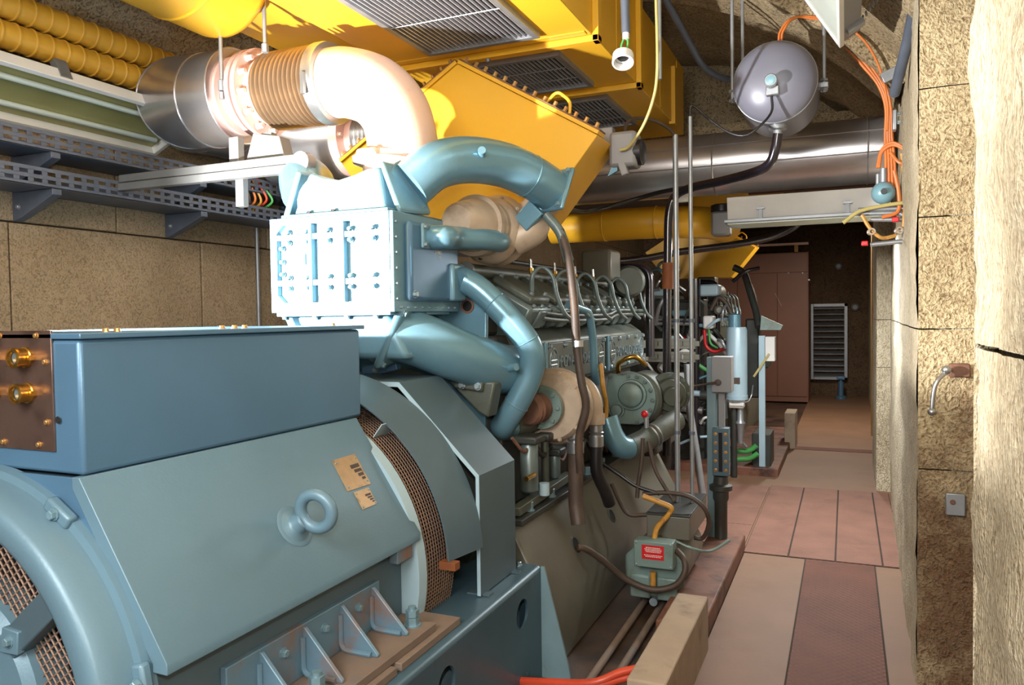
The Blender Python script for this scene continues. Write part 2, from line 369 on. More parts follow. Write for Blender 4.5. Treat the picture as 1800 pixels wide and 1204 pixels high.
# tread plates, each its own piece of the floor
MB().box((-0.63, 5.30, 0.0), (0.345, 7.47, 0.0012)).build('plate_bed', M['joint'], floor, smooth=False)
MB().box((-0.243, 0.6, 0.0), (0.173, 5.295, 0.0012)).build('plate_bed', M['joint'], floor, smooth=False)
xs = [-0.63, -0.345, -0.06, 0.215, 0.345]
for i in range(4):
    MB().box((xs[i] + 0.005, 5.31, 0.0012), (xs[i + 1] - 0.005, 7.46, 0.007)).build('tread_plate', M['tread'], floor, 0.002)
for (x0, x1, y0, y1) in ((-1.05, -0.64, 5.45, 6.0), (-1.05, -0.64, 6.01, 7.4), (-1.6, -1.06, 5.45, 7.4)):
    MB().box((x0, y0, -0.004), (x1, y1, 0.006)).build('tread_plate', M['tread'], floor, 0.002)
MB().box((-0.235, 3.0, 0.0012), (0.165, 5.285, 0.007)).build('tread_plate', M['tread_red'], floor, 0.002, label='long reddish tread plate in the near walkway')
MB().box((-0.235, 0.6, 0.0012), (0.165, 2.99, 0.007)).build('tread_plate', M['tread_red'], floor, 0.002)
MB().box((-0.62, 9.55, 0.0), (0.38, 9.75, 0.005)).build('tread_plate', M['tread_red'], floor, 0.002)

# right wall
wr = MB()
sheet(wr, (0.30, -2.2, 0), (-0.03, 4.2, 0), (0.0, 0, 1.515), 110, 50, 0.02, 4, (-1, 0, 0), 3)
sheet(wr, (0.30, -2.2, 1.525), (-0.03, 4.2, 0), (-0.03, 0, 1.9), 110, 60, 0.022, 4, (-1, 0, 0), 3)
wr.box((0.31, -2.2, 0), (1.0, 1.985, 3.5))
sheet(wr, (0.268, 1.998, 0), (0.5, 0.05, 0), (-0.01, 0, 3.4), 8, 60, 0.012, 4, (0, 1, 0), 9)
wall_right = struct(wr.build('wall_right', M['wall'], ang=60)); wall_right['label'] = 'rough rendered pale concrete wall beside the camera'
wn = MB()
wn.box((0.64, 1.9, 0), (1.0, 3.9, 3.5))
for (z0, z1) in ((0.0, 0.94), (0.945, 1.52), (1.526, 1.98), (1.985, 2.5), (2.505, 3.4)):
    sheet(wn, (0.275, 3.6, z0), (0.40, 0.0, 0), (0, 0, z1 - z0), 14, max(6, int((z1 - z0) * 30)), 0.014, 6, (0, -1, 0), z0)
wall_niche = struct(wn.build('wall_niche', M['wall_niche'], ang=60)); wall_niche['label'] = 'rust stained concrete face of the niche in the right wall'
wf = MB()
for (z0, z1) in ((0.0, 1.52), (1.526, 3.45)):
    sheet(wf, (0.272, 3.60, z0), (0.088, 3.95, 0), (0, 0, z1 - z0), 70, 36, 0.016, 4, (-1, 0, 0), 5)
wf.box((0.40, 3.62, 0), (1.0, 7.6, 3.45))
for (z0, z1) in ((0.0, 1.1), (1.105, 1.52), (1.526, 2.4), (2.405, 3.3)):
    sheet(wf, (0.25, 7.55, z0), (0.16, 0, 0), (0, 0, z1 - z0), 6, 24, 0.01, 6, (0, -1, 0), 2)
    sheet(wf, (0.25, 7.55, z0), (0.01, 1.3, 0), (0, 0, z1 - z0), 20, 24, 0.01, 4, (-1, 0, 0), 2)
wf.box((0.275, 7.58, 0), (1.0, 8.84, 3.3)); wf.box((0.39, 8.84, 0), (1.0, 16.4, 3.3))
wall_far_r = struct(wf.build('wall_passage', M['wall'], ang=60)); wall_far_r['label'] = 'pale rendered passage wall with a pilaster'
MB().box((0.30, 10.9, 0), (0.385, 11.05, 2.6)).build('trim_1', M['wood'], None, 0.004)['kind'] = 'structure'

# left wall of large concrete blocks
bk = MB().box((-4.05, -2.2, -0.2), (-3.88, 16.4, 3.3))
wall_left = struct(bk.build('wall_left', M['joint'], smooth=False)); wall_left['label'] = 'concrete block wall behind the generator'
zr = [0.0, 0.70, 1.40, 2.11, 2.82, 3.3]
for j in range(5):
    off = 2.58 if j % 2 == 0 else 3.21
    k0 = int((-2.2 - off) // 1.26)
    for k in range(k0, 12):
        y0 = max(off + k * 1.26, -2.2); y1 = min(off + (k + 1) * 1.26, 16.4)
        if y1 - y0 > 0.1 and y1 > 0.8 and y0 < 16:
            MB().box((-3.91, y0 + 0.005, zr[j] + 0.004), (-3.85 + random.uniform(-0.004, 0.004), y1 - 0.005, zr[j + 1] - 0.004)).build('concrete_block', M['wall_block'], wall_left, 0.006)
# end wall, vault, ceilings
we = struct(MB().box((-4.0, 15.9, -0.2), (1.0, 16.4, 3.6)).build('wall_end', M['far_wall'], smooth=False)); we['label'] = 'dark brown end wall of the tunnel'
def arc(x):   # underside of the vault
    c = -1.755; Rr = 2.694
    return 1.206 + math.sqrt(max(Rr * Rr - (x - c) ** 2, 0))
va = MB(); N = 64; K = 90; vs_ = []
for j in range(K + 1):
    y = -2.2 + 9.5 * j / K
    for i in range(N + 1):
        x = -3.90 + 4.28 * i / N; z = arc(x)
        q = V((x, y, z)) * 3
        nn = (V((-1.755, 0, 1.206)) - V((x, 0, z))).normalized()
        vs_.append(V((x, y, z)) + nn * 0.03 * (noise.noise(q) + 0.5 * noise.noise(q * 4)))
va.add(vs_, [(j * (N + 1) + i, (j + 1) * (N + 1) + i, (j + 1) * (N + 1) + i + 1, j * (N + 1) + i + 1) for j in range(K) for i in range(N)])
va.box((-4.0, -2.2, 4.02), (1.0, 7.4, 4.2))
ceiling = struct(va.build('ceiling', M['vault'], ang=60)); ceiling['label'] = 'rough arched concrete vault'
# arch ribs across the vault
for (y0, y1, dr) in ((4.85, 5.35, 0.10),):
    rb = MB(); vs_ = []
    for i in range(N + 1):
        x = -3.86 + 4.20 * i / N; z = arc(x); nn = (V((-1.755, 0, 1.206)) - V((x, 0, z))).normalized()
        for (yy, d) in ((y0, -0.08), (y0, dr), (y1, dr), (y1, -0.08)):
            vs_.append(V((x, yy, z)) + nn * (d + 0.012 * noise.noise(V((x, yy, z)) * 6)))
    rb.add(vs_, [(i * 4 + k, i * 4 + k + 1, i * 4 + k + 5, i * 4 + k + 4) for i in range(N) for k in range(3)])
    rb.build('vault_rib', M['vault'], ceiling, ang=40)
MB().box((-3.95, 7.2, 3.15), (1.0, 7.4, 4.1)).build('vault_end', M['vault'], ceiling)
struct(MB().box((-3.95, 6.85, 3.12), (1.0, 7.25, 3.22)).build('trim_2', M['vault'], None, 0.006))['label'] = 'concrete beam at the end of the vault'
struct(MB().box((-4.0, 7.4, 3.2), (1.0, 16.4, 3.5)).build('ceiling_passage', M['far_wall'], smooth=False))['label'] = 'flat dark ceiling over the second engine'

# ================================================================== BASE FRAME
def holed(mb, x0, x1, y0, y1, z0, z1, holes):
    """plate in the YZ plane with round holes (y, z, r)"""
    cur = y0
    for (hy, hz, r) in sorted(holes):
        a = hy - r * 1.3; c = hy + r * 1.3
        if a > cur: mb.box((x0, cur, z0), (x1, a, z1))
        n = 32; o = len(mb.v); pts = []
        for k in range(n):
            t = 2 * math.pi * k / n; cy, cz = math.cos(t), math.sin(t)
            sy = (c - hy) / abs(cy) if abs(cy) > 1e-6 else 1e9
            sz = ((z1 - hz) if cz > 0 else (hz - z0)) / abs(cz) if abs(cz) > 1e-6 else 1e9
            s_ = min(sy, sz)
            pts.append(((hy + r * cy, hz + r * cz), (hy + s_ * cy, hz + s_ * cz)))
        vs = []
        for (i_, o_) in pts: vs += [(x0, *i_), (x0, *o_), (x1, *i_), (x1, *o_)]
        fs = []
        for k in range(n):
            p = 4 * k; q = 4 * ((k + 1) % n)
            fs += [(p, p + 1, q + 1, q), (p + 2, q + 2, q + 3, p + 3), (p, q, q + 2, p + 2), (p + 1, p + 3, q + 3, q + 1)]
        mb.add(vs, fs); cur = c
    if cur < y1: mb.box((x0, cur, z0), (x1, y1, z1))
    return mb
XA, ZA = -2.05, 0.65      # shaft axis of the set
bf = thing('base_frame', 'blue-grey steel base frame with round holes carrying the near generator', 'frame', (XA, 2.0, -0.02))
for s in (1, -1):
    fx = lambda x: XA + s * (x - XA)
    a, c = sorted((fx(-1.262), fx(-1.25)))
    g = holed(MB(), a, c, 0.7, 3.19, -0.02, 0.462, [(2.967, 0.345, 0.062), (2.294, 0.345, 0.062), (1.62, 0.345, 0.062)])
    g.build('girder_web', M['girder'], bf, smooth=True)
    pts = [(fx(-1.25), 0.70, 0.462), (fx(-1.253), 0.70, 0.472), (fx(-1.263), 0.70, 0.481), (fx(-1.28), 0.70, 0.485), (fx(-1.66), 0.70, 0.485), (fx(-1.66), 0.70, 0.472), (fx(-1.28), 0.70, 0.472), (fx(-1.262), 0.70, 0.462)]
    MB().prism(pts, (0, 2.49, 0)).build('girder_flange', M['girder'], bf, ang=50)
    MB().box((min(fx(-1.36), fx(-1.348)), 0.7, -0.02), (max(fx(-1.36), fx(-1.348)), 3.16, 0.472)).build('inner_web', M['pale_blue'], bf)  # pale colour stands in for light falling on this web
    MB().prism([(fx(-1.25), 3.184, 0.48), (fx(-1.25), 3.184, -0.02), (fx(-1.115), 3.184, -0.02), (fx(-1.125), 3.184, 0.05), (fx(-1.235), 3.184, 0.48)], (0, 0.012, 0)).build('gusset', M['post'], bf)
    MB().box((min(fx(-1.26), fx(-1.66)), 3.16, -0.02), (max(fx(-1.26), fx(-1.66)), 3.19, 0.47)).build('end_plate', M['girder'], bf)
MB().box((-2.45, 0.9, -0.02), (-1.65, 1.1, 0.3)).build('cross_member', M['girder'], bf)
for (px, py) in ((912, 993), (883, 1014), (853, 1037)): bolt(bf, P(px, py, z=0.485), (0, 0, 1), 0.012, M['bolt'])
for (y0, y1) in ((2.06, 2.465), (1.55, 2.035), (0.95, 1.5)):
    MB().box((-1.62, y0, 0.485), (-1.283, y1, 0.512)).build('foot_pad', M['dustplate'], bf, 0.003)

# ================================================================== ALTERNATOR
al = thing('alternator', 'large blue-grey alternator with a terminal box on top, nearest the camera', 'generator', (XA, 1.9, 0.512))
Y0, Y1 = 1.30, 2.42
sec = [(-1.50, 0.40), (-1.50, 0.80), (-1.72, 1.215), (-2.38, 1.215), (-2.60, 0.80), (-2.60, 0.40), (-2.40, 0.28), (-1.70, 0.28)]
MB().prism([(x, Y0, z) for x, z in sec], (0, Y1 - Y0, 0)).build('housing', M['guard'], al, 0.004)
NP = V((0.41, 0, 0.27)).normalized(); PP = V((-1.70, 0, 1.222))   # plane of the sloping flank
def PL(px, py, off=0.0):
    d = fwd + CR * ((px - 900) / F) - CU * ((py - 602) / F)
    return CC + d * ((PP + NP * off - CC).dot(NP) / d.dot(NP))
for s in (1, -1):
    fx = lambda x: XA + s * (x - XA)
    pf = MB().prism([(fx(-1.70), Y0 - 0.012, 1.224), (fx(-1.43), Y0 - 0.012, 0.812), (fx(-1.43), Y0 - 0.012, 0.785), (fx(-1.475), Y0 - 0.012, 0.785), (fx(-1.475), Y0 - 0.012, 0.805), (fx(-1.725), Y0 - 0.012, 1.195), (fx(-1.725), Y0 - 0.012, 1.224)], (0, 1.155, 0))
    pf.build('side_panel', M['gen_blue'], al, 0.002)
# lifting eye
base = PL(518, 925); ctr = PL(553, 905, 0.072)
ctr = base + NP * 0.085
lift = MB().lathe(base, NP, [(0, 0.058), (0.006, 0.05), (0.012, 0.036), (0.020, 0.031), (0.045, 0.029), (0.05, 0.024)], 24).build('lifting_eye', M['gen_blue'], al)
tocam = (CC - ctr); rax = (tocam - NP * tocam.dot(NP)).normalized()
MB().torus(ctr + NP * 0.012, rax, 0.053, 0.0185, 36, 14).build('eye_ring', M['gen_blue'], lift, ang=80)
MB().lathe(base, NP, [(0.001, 0.068), (0.004, 0.064)], 24).build('washer', M['gen_blue'], lift)
# nameplates
for nm, cs in (('nameplate', [(583, 810), (623, 798), (651, 851), (611, 864)]), ('nameplate', [(621, 866), (647, 857), (661, 886), (637, 896)])):
    q = [PL(px, py, 0.0015) for px, py in cs]
    npl = MB().prism(q, NP * 0.003).build(nm, M['plate'], al)
    c4 = sum(q, V((0, 0, 0))) / 4; e1 = (q[1] - q[0]); e2 = (q[3] - q[0]); up = NP * 0.0048
    for (u_, v_) in ((0.08, 0.12), (0.92, 0.12), (0.92, 0.9), (0.08, 0.9)): bolt(npl, q[0] + e1 * u_ + e2 * v_ + NP * 0.003, NP, 0.003, M['bolt'], 'rivet', hexa=False)
    for (u0_, v0_, u1_, v1_) in ((0.55, 0.30, 0.92, 0.42), (0.62, 0.46, 0.93, 0.56), (0.70, 0.60, 0.93, 0.70), (0.78, 0.74, 0.93, 0.82)):
        A = q[0] + e1 * u0_ + e2 * v0_; B = q[0] + e1 * u1_ + e2 * v0_; C_ = q[0] + e1 * u1_ + e2 * v1_; D = q[0] + e1 * u0_ + e2 * v1_
        MB().prism([A + NP * 0.003, B + NP * 0.003, C_ + NP * 0.003, D + NP * 0.003], NP * 0.0005).build('print_patch', M['rubber'], npl, smooth=False)
MB().box((-1.475, 2.30, 0.735), (-1.44, 2.40, 0.785)).build('panel_tab', M['foot'], al, 0.003)
# terminal box
tb = MB().box((-2.40, Y0, 1.226), (-1.70, 2.478, 1.558)).build('terminal_box', M['gen_dark'], al, 0.011)
MB().box((-2.412, Y0 - 0.006, 1.559), (-1.688, 2.492, 1.574)).build('box_lid', M['gen_dark'], tb, 0.003)
for (px, n_) in ((185, 0), (205, 1), (390, 2), (412, 3), (430, 4), (585, 5)):
    p = P(px, 560, x=-1.74)
    bolt(tb, (p.x, p.y, 1.574), (0, 0, 1), 0.008, M['bolt_brass'], 'lid_screw', hexa=False)
gz = lambda px, py: P(px, py, y=Y0 - 0.004)
a = gz(90, 581); c = gz(96, 794)
gp = MB().box((a.x - 0.42, Y0 - 0.006, c.z), (a.x, Y0 - 0.0005, a.z)).build('copper_plate', M['cu_plate'], tb, 0.001)
for (px, py) in ((66, 590), (2, 590), (82, 636), (85, 742), (71, 781), (9, 776)):
    bolt(tb, gz(px, py) + V((0, -0.002, 0)), (0, -1, 0), 0.006, M['bolt_brass'], 'plate_screw', hexa=False)
for (px, py) in ((42, 628), (46, 690), (-18, 628), (-16, 690), (-80, 628), (-80, 690)):
    p = gz(px, py)
    gl = MB().lathe(p + V((0.012, 0, 0)), (0, -1, 0), [(0, 0.026), (0.008, 0.026), (0.010, 0.023), (0.030, 0.023), (0.032, 0.025), (0.038, 0.025), (0.040, 0.018), (0.030, 0.016)], 28, caps=False).build('brass_socket', M['brass'], tb)
    MB().lathe(p + V((0.012, 0, 0)), (0, -1, 0), [(0.026, 0.0175), (0.028, 0.0165)], 20).build('socket_glass', M['glass'], tb)
    MB().box((p.x + 0.036, p.y - 0.018, p.z - 0.006), (p.x + 0.044, p.y - 0.002, p.z + 0.006)).build('socket_clip', M['brass'], tb)
p = gz(103, 738); MB().lathe(p + V((0, -0.002, 0)), (0, -1, 0), [(0.0005, 0.0001), (0.001, 0.0085), (0.0, 0.009)], 16).build('cable_hole', M['void'], tb)
# end bell with mesh intake
eb = MB().lathe((XA, Y0, ZA), (0, -1, 0), [(0.0, 0.588), (0.03, 0.585), (0.034, 0.566), (0.075, 0.562), (0.115, 0.556), (0.126, 0.546), (0.130, 0.53), (0.130, 0.50), (0.124, 0.486), (0.11, 0.476), (0.05, 0.47)], 72, caps=False).build('end_bell', M['gen_blue'], al, ang=50)
MB().lathe((XA, Y0, ZA), (0, -1, 0), [(0.0, 0.30), (0.09, 0.30), (0.11, 0.28), (0.11, 0.10), (0.16, 0.09), (0.16, 0.001)], 48).build('bearing_hub', M['gen_blue'], eb)
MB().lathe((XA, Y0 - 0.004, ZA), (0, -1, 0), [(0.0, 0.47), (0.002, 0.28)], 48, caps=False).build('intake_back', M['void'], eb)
for k in range(6):
    t = R_(-20 + 60 * k); d = V((math.cos(t), 0, math.sin(t)))
    sp = MB().bar(V((XA, Y0 - 0.085, ZA)) + d * 0.27, V((XA, Y0 - 0.085, ZA)) + d * 0.48, 0.05, 0.07, up=d.cross(V((0, 1, 0)))).build('spoke', M['guard'], eb, 0.004)
    e = V((XA, Y0 - 0.12, ZA)) + d * 0.31
    MB().prism([e + d * 0.04 + V((0, 0, 0.0)), e + d.cross(V((0, 1, 0))) * 0.04, e - d * 0.05, e - d.cross(V((0, 1, 0))) * 0.04], (0, 0.02, 0)).build('lug', M['gen_blue'], eb, 0.003)
    bolt(eb, e + V((0, 0.001, 0)), (0, -1, 0), 0.011, M['bolt_blue'])
wm = MB(); rr, ri, st = 0.475, 0.27, 0.0185
k = -26
while k <= 26:
    t = k * st
    for fam in (R_(38), R_(128)):
        d = V((math.cos(fam), 0, math.sin(fam))); n_ = V((-d.z, 0, d.x)); c0 = V((XA, Y0 - 0.07, ZA)) + n_ * t
        if abs(t) < rr:
            h = math.sqrt(rr * rr - t * t); hi = math.sqrt(ri * ri - t * t) if abs(t) < ri else 0
            segs = [(-h, -hi), (hi, h)] if hi else [(-h, h)]
            for (s0, s1) in segs: wm.tube([c0 + d * s0, c0 + d * s1], 0.0028, 5)
    k += 1
o = wm.build('intake_mesh', M['mesh'], eb); o['kind'] = 'stuff'
for ang in (58, 122, 12, 168, -34):
    t = R_(ang); d = V((math.cos(t), 0, math.sin(t)))
    MB().bar(V((XA, Y0 - 0.03, ZA)) + d * 0.56, V((XA, Y0 - 0.03, ZA)) + d * 0.597, 0.09, 0.03, up=(0, 1, 0)).build('bell_lug', M['gen_blue'], eb, 0.008)
    bolt(eb, V((XA, Y0 - 0.046, ZA)) + d * 0.578, (0, -1, 0), 0.012, M['bolt_blue'])
# corner bracket plate between bell and box
MB().prism([(-1.70, Y0, 1.222), (-1.43, Y0, 0.81), (-1.475, Y0, 0.81), (-1.62, Y0, 0.98), (-1.80, Y0, 1.14), (-2.05, Y0, 1.2), (-2.05, Y0, 1.222)], (0, -0.01, 0)).build('corner_web', M['gen_dark'], al, 0.002)
# drive end: flange, fan guard, shroud
MB().lathe((XA, 2.42, ZA), (0, 1, 0), [(0, 0.40), (0, 0.625), (0.045, 0.632), (0.05, 0.60)], 72, caps=False).build('drive_flange', M['pale_blue'], al, ang=50)
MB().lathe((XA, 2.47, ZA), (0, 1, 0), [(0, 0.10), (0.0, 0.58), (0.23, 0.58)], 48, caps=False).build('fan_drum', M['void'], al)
fm = MB(); rg = 0.622
for k in range(0, 190):
    t = R_(-80 + k * 260 / 190)
    d = V((math.cos(t), 0, math.sin(t)))
    fm.tube([V((XA, 2.465, ZA)) + d * rg, V((XA, 2.70, ZA)) + d * rg], 0.0026, 4)
for j in range(13):
    y = 2.47 + j * 0.0185
    fm.tube([V((XA + rg * math.cos(t), y, ZA + rg * math.sin(t))) for t in [R_(-80 + q * 260 / 72) for q in range(73)]], 0.0026, 4)
fm.build('fan_mesh', M['mesh'], al)['kind'] = 'stuff'
for ang in (52, 128):
    t = R_(ang); d = V((math.cos(t), 0, math.sin(t)))
    MB().bar(V((XA, 2.55, ZA)) + d * 0.625, V((XA, 2.55, ZA)) + d * 0.69, 0.004, 0.10, up=(0, 1, 0)).build('shroud_strut', M['pale_blue'], al)
u_, v_, _ = frame((0, 1, 0))
def arcsheet(y0, y1, r, r2, th, t0, t1, n=60):
    mb = MB(); vs = []
    for i in range(n + 1):
        t = t0 + (t1 - t0) * i / n; c_, s_ = math.cos(t), math.sin(t)
        for (rr_, yy) in ((r, y0), (r2, y1), (r2 + th, y1), (r + th, y0)): vs.append((XA + rr_ * c_, yy, ZA + rr_ * s_))
    fs = []
    for i in range(n):
        for k in range(4): fs.append((i * 4 + k, i * 4 + (k + 1) % 4, (i + 1) * 4 + (k + 1) % 4, (i + 1) * 4 + k))
    fs += [(3, 2, 1, 0), (4 * n, 4 * n + 1, 4 * n + 2, 4 * n + 3)]
    return mb.add(vs, fs)
arcsheet(2.53, 2.732, 0.685, 0.730, 0.005, R_(3), R_(177)).build('fan_shroud', M['guard'], al, ang=50)
MB().box((-1.40, 2.52, 0.655), (-1.33, 2.56, 0.685)).build('shroud_bracket', M['rust_bracket'], al, 0.002)
# feet
for s in (1, -1):
    fx = lambda x: XA + s * (x - XA)
    def bx(x0, x1, y0, y1, z0, z1): return MB().box((min(fx(x0), fx(x1)), y0, z0), (max(fx(x0), fx(x1)), y1, z1))
    ft = bx(-1.50, -1.305, 1.45, 2.325, 0.512, 0.54).build('mounting_foot', M['dustplate'], al, 0.003)
    bx(-1.50, -1.478, 1.52, 2.24, 0.54, 0.695).build('foot_web', M['foot'], ft, 0.003)
    for y in (2.196, 2.02, 1.835, 1.65):
        MB().prism([(fx(-1.48), y - 0.007, 0.54), (fx(-1.34), y - 0.007, 0.54), (fx(-1.34), y - 0.007, 0.548), (fx(-1.472), y - 0.007, 0.688), (fx(-1.48), y - 0.007, 0.688)], (0, 0.014, 0)).build('foot_rib', M['foot'], ft, 0.003)
        MB().tube(fil([(fx(-1.474), y - 0.012, 0.66), (fx(-1.474), y - 0.012, 0.548), (fx(-1.36), y - 0.012, 0.548)], 0.03), 0.009, 8).build('weld_fillet', M['foot'], ft)
    for y in (2.11, 1.93, 1.74): bolt(ft, (fx(-1.478), y, 0.645), (s, 0, 0), 0.012, M['bolt_blue'])
    for y in (2.275, 1.75, 1.58):
        n1 = MB().lathe((fx(-1.37), y, 0.54), (0, 0, 1), [(0, 0.030), (0.005, 0.030)], 16)
        n1.lathe((fx(-1.37), y, 0.545), (0, 0, 1), [(0, 0.0235), (0.026, 0.0235)], 6); n1.lathe((fx(-1.37), y, 0.573), (0, 0, 1), [(0, 0.0235), (0.022, 0.0235)], 6); n1.cyl((fx(-1.37), y, 0.59), (fx(-1.37), y, 0.607), 0.014)
        n1.build('holding_bolt', M['bolt_blue'], ft)

# ================================================================== COUPLING GUARD
cg = thing('coupling_guard', 'angular blue-grey sheet steel guard over the coupling between alternator and engine', 'guard', (XA, 2.9, 0.49))
op = [(-1.33, 0.49), (-1.33, 0.972), (-1.69, 1.335), (-2.41, 1.335), (-2.77, 0.972), (-2.77, 0.49)]
ip = [(-1.345, 0.49), (-1.345, 0.965), (-1.696, 1.315), (-2.404, 1.315), (-2.755, 0.965), (-2.755, 0.49)]
g = MB(); n = 6; vs = []
for (x, z) in op + ip: vs.append((x, 2.735, z))
for (x, z) in op + ip: vs.append((x, 3.09, z))
fs = []
for i in range(5):
    fs += [(i, i + 1, 12 + i + 1, 12 + i), (6 + i, 12 + 6 + i, 12 + 7 + i, 7 + i), (i, 6 + i, 7 + i, i + 1), (12 + i, 13 + i, 19 + i, 18 + i)]
fs += [(0, 12, 18, 6), (5, 11, 23, 17)]
g.add(vs, fs).build('guard_sheet', M['guard'], cg, ang=20)
e = MB()
for i in range(5):
    a = V((op[i][0], 2.733, op[i][1])); c = V((op[i + 1][0], 2.733, op[i + 1][1])); a2 = V((ip[i][0], 2.733, ip[i][1])); c2 = V((ip[i + 1][0], 2.733, ip[i + 1][1]))
    e.prism([a, c, c2, a2], (0, 0.002, 0))
e.build('guard_edge', M['pale_blue'], cg)
MB().box((-1.40, 2.75, 0.486), (-1.30, 2.79, 0.492)).build('guard_foot', M['guard'], cg)
MB().box((-1.40, 3.04, 0.486), (-1.30, 3.08, 0.492)).build('guard_foot', M['guard'], cg)

# ================================================================== CHARGE AIR COOLER
ca = thing('charge_air_cooler', 'pale blue bolted charge air cooler with big curved pipes above the coupling guard', 'cooler', (XA, 3.0, 1.34))
CX0, CX1, CY0, CY1, CZ0, CZ1 = -2.376, -1.752, 2.80, 3.34, 1.64, 2.04
body = MB().box((CX0 + 0.01, CY0 + 0.005, CZ0), (CX1 - 0.005, CY1, CZ1)).build('cooler_body', M['cool_blue'], ca, 0.006)
ff = MB()
for k_, (x0, x1, z0, z1) in enumerate(((CX0, -2.34, 1.63, 2.048), (-2.34, -1.80, 2.018, 2.048), (-2.34, -1.80, 1.632, 1.672), (-1.80, CX1, 1.63, 2.048), (-2.34, -1.80, 1.950, 1.974), (-2.34, -1.80, 1.748, 1.772))):
    ff.box((x0, CY0 - 0.022 + 0.001 * (k_ % 3 != 0), z0), (x1, CY0 + 0.01, z1))
for (xx, zz, sg) in ((-2.34, 2.018, -1), (-2.34, 1.672, 1)):
    ff.prism([(xx, CY0 - 0.02, zz), (xx + 0.035, CY0 - 0.02, zz), (xx, CY0 - 0.02, zz + sg * 0.035)], (0, 0.03, 0))
ff.build('front_frame', M['cool_blue'], body, smooth=False)
for xx in (-2.155, -1.985):
    MB().box((xx - 0.009, CY0 - 0.028, 1.672), (xx + 0.009, CY0 + 0.005, 2.018)).build('front_rib', M['cool_blue'], body, 0.003)
for x in (-2.285, -2.185, -2.07, -1.955, -1.84):
    for z in (1.985, 1.938, 1.784, 1.736): bolt(body, (x, CY0 - 0.001, z), (0, -1, 0), 0.0095, M['bolt_blue'], h=0.02)
for z in (1.915, 1.855, 1.80): bolt(body, (-2.322, CY0 - 0.001, z), (0, -1, 0), 0.0095, M['bolt_blue'], h=0.02)
MB().box((-2.265, CY0 - 0.004, 1.84), (-2.20, CY0 + 0.004, 1.888)).build('maker_plate', M['cool_blue'], body, 0.002)
MB().box((-2.36, CY0 - 0.01, 1.612), (-1.76, CY1 - 0.02, 1.634)).build('bottom_flange', M['cool_blue'], body, 0.003)
for x in (-2.34, -2.17, -2.0, -1.85): bolt(body, (x, CY0 + 0.02, 1.612), (0, 0, -1), 0.011, M['bolt'])
for z in (2.0, 1.93, 1.86, 1.79, 1.70): bolt(body, (CX0 + 0.01, CY0 + 0.02, z), (-1, 0, 0), 0.010, M['bolt_blue'])
MB().box((CX1 - 0.03, CY0 - 0.018, 1.625), (CX1 + 0.018, CY1 + 0.03, 2.05)).build('end_flange', M['cool_blue'], body, 0.004)
endc = MB().box((CX1 + 0.018, 2.86, 1.672), (CX1 + 0.055, 3.31, 2.015)).build('end_cover', M['gen_dark'], body, 0.02)
for (y, z) in ((2.885, 1.70), (3.28, 1.70)): bolt(endc, (CX1 + 0.055, y, z), (1, 0, 0), 0.013, M['bolt'])
for k in range(9): bolt(body, (CX1 + 0.018, 2.83 + k * 0.062, 1.645), (1, 0, 0), 0.006, M['bolt'])
for k in range(6): bolt(body, (CX1 + 0.018, 2.80, 1.68 + k * 0.065), (1, 0, 0), 0.006, M['bolt'])
def text(s, loc, size, xax, yax, mt, parent, ext=0.0006, name='lettering', align='LEFT'):
    cu = bpy.data.curves.new(name, 'FONT'); cu.body = s; cu.size = size; cu.extrude = ext; cu.align_x = align
    to = bpy.data.objects.new(name, cu); COL.objects.link(to)
    me = bpy.data.meshes.new_from_object(to); bpy.data.objects.remove(to); bpy.data.curves.remove(cu)
    xa = V(xax).normalized(); ya = V(yax).normalized(); za = xa.cross(ya)
    base = V(parent['_b']); T = Matrix((( xa.x, ya.x, za.x, loc[0] - base.x), (xa.y, ya.y, za.y, loc[1] - base.y), (xa.z, ya.z, za.z, loc[2] - base.z), (0, 0, 0, 1)))
    me.transform(T); me.materials.clear(); me.materials.append(mt)
    o = bpy.data.objects.new(name, me); COL.objects.link(o); o.parent = parent; o['_b'] = tuple(base); o['kind'] = 'stuff'; return o
text('84/002', (CX1 + 0.056, 3.07, 1.885), 0.022, (0, 1, 0), (0, 0, 1), M['white'], endc)
text('17', (CX1 + 0.056, 3.10, 1.86), 0.022, (0, 1, 0), (0, 0, 1), M['white'], endc)
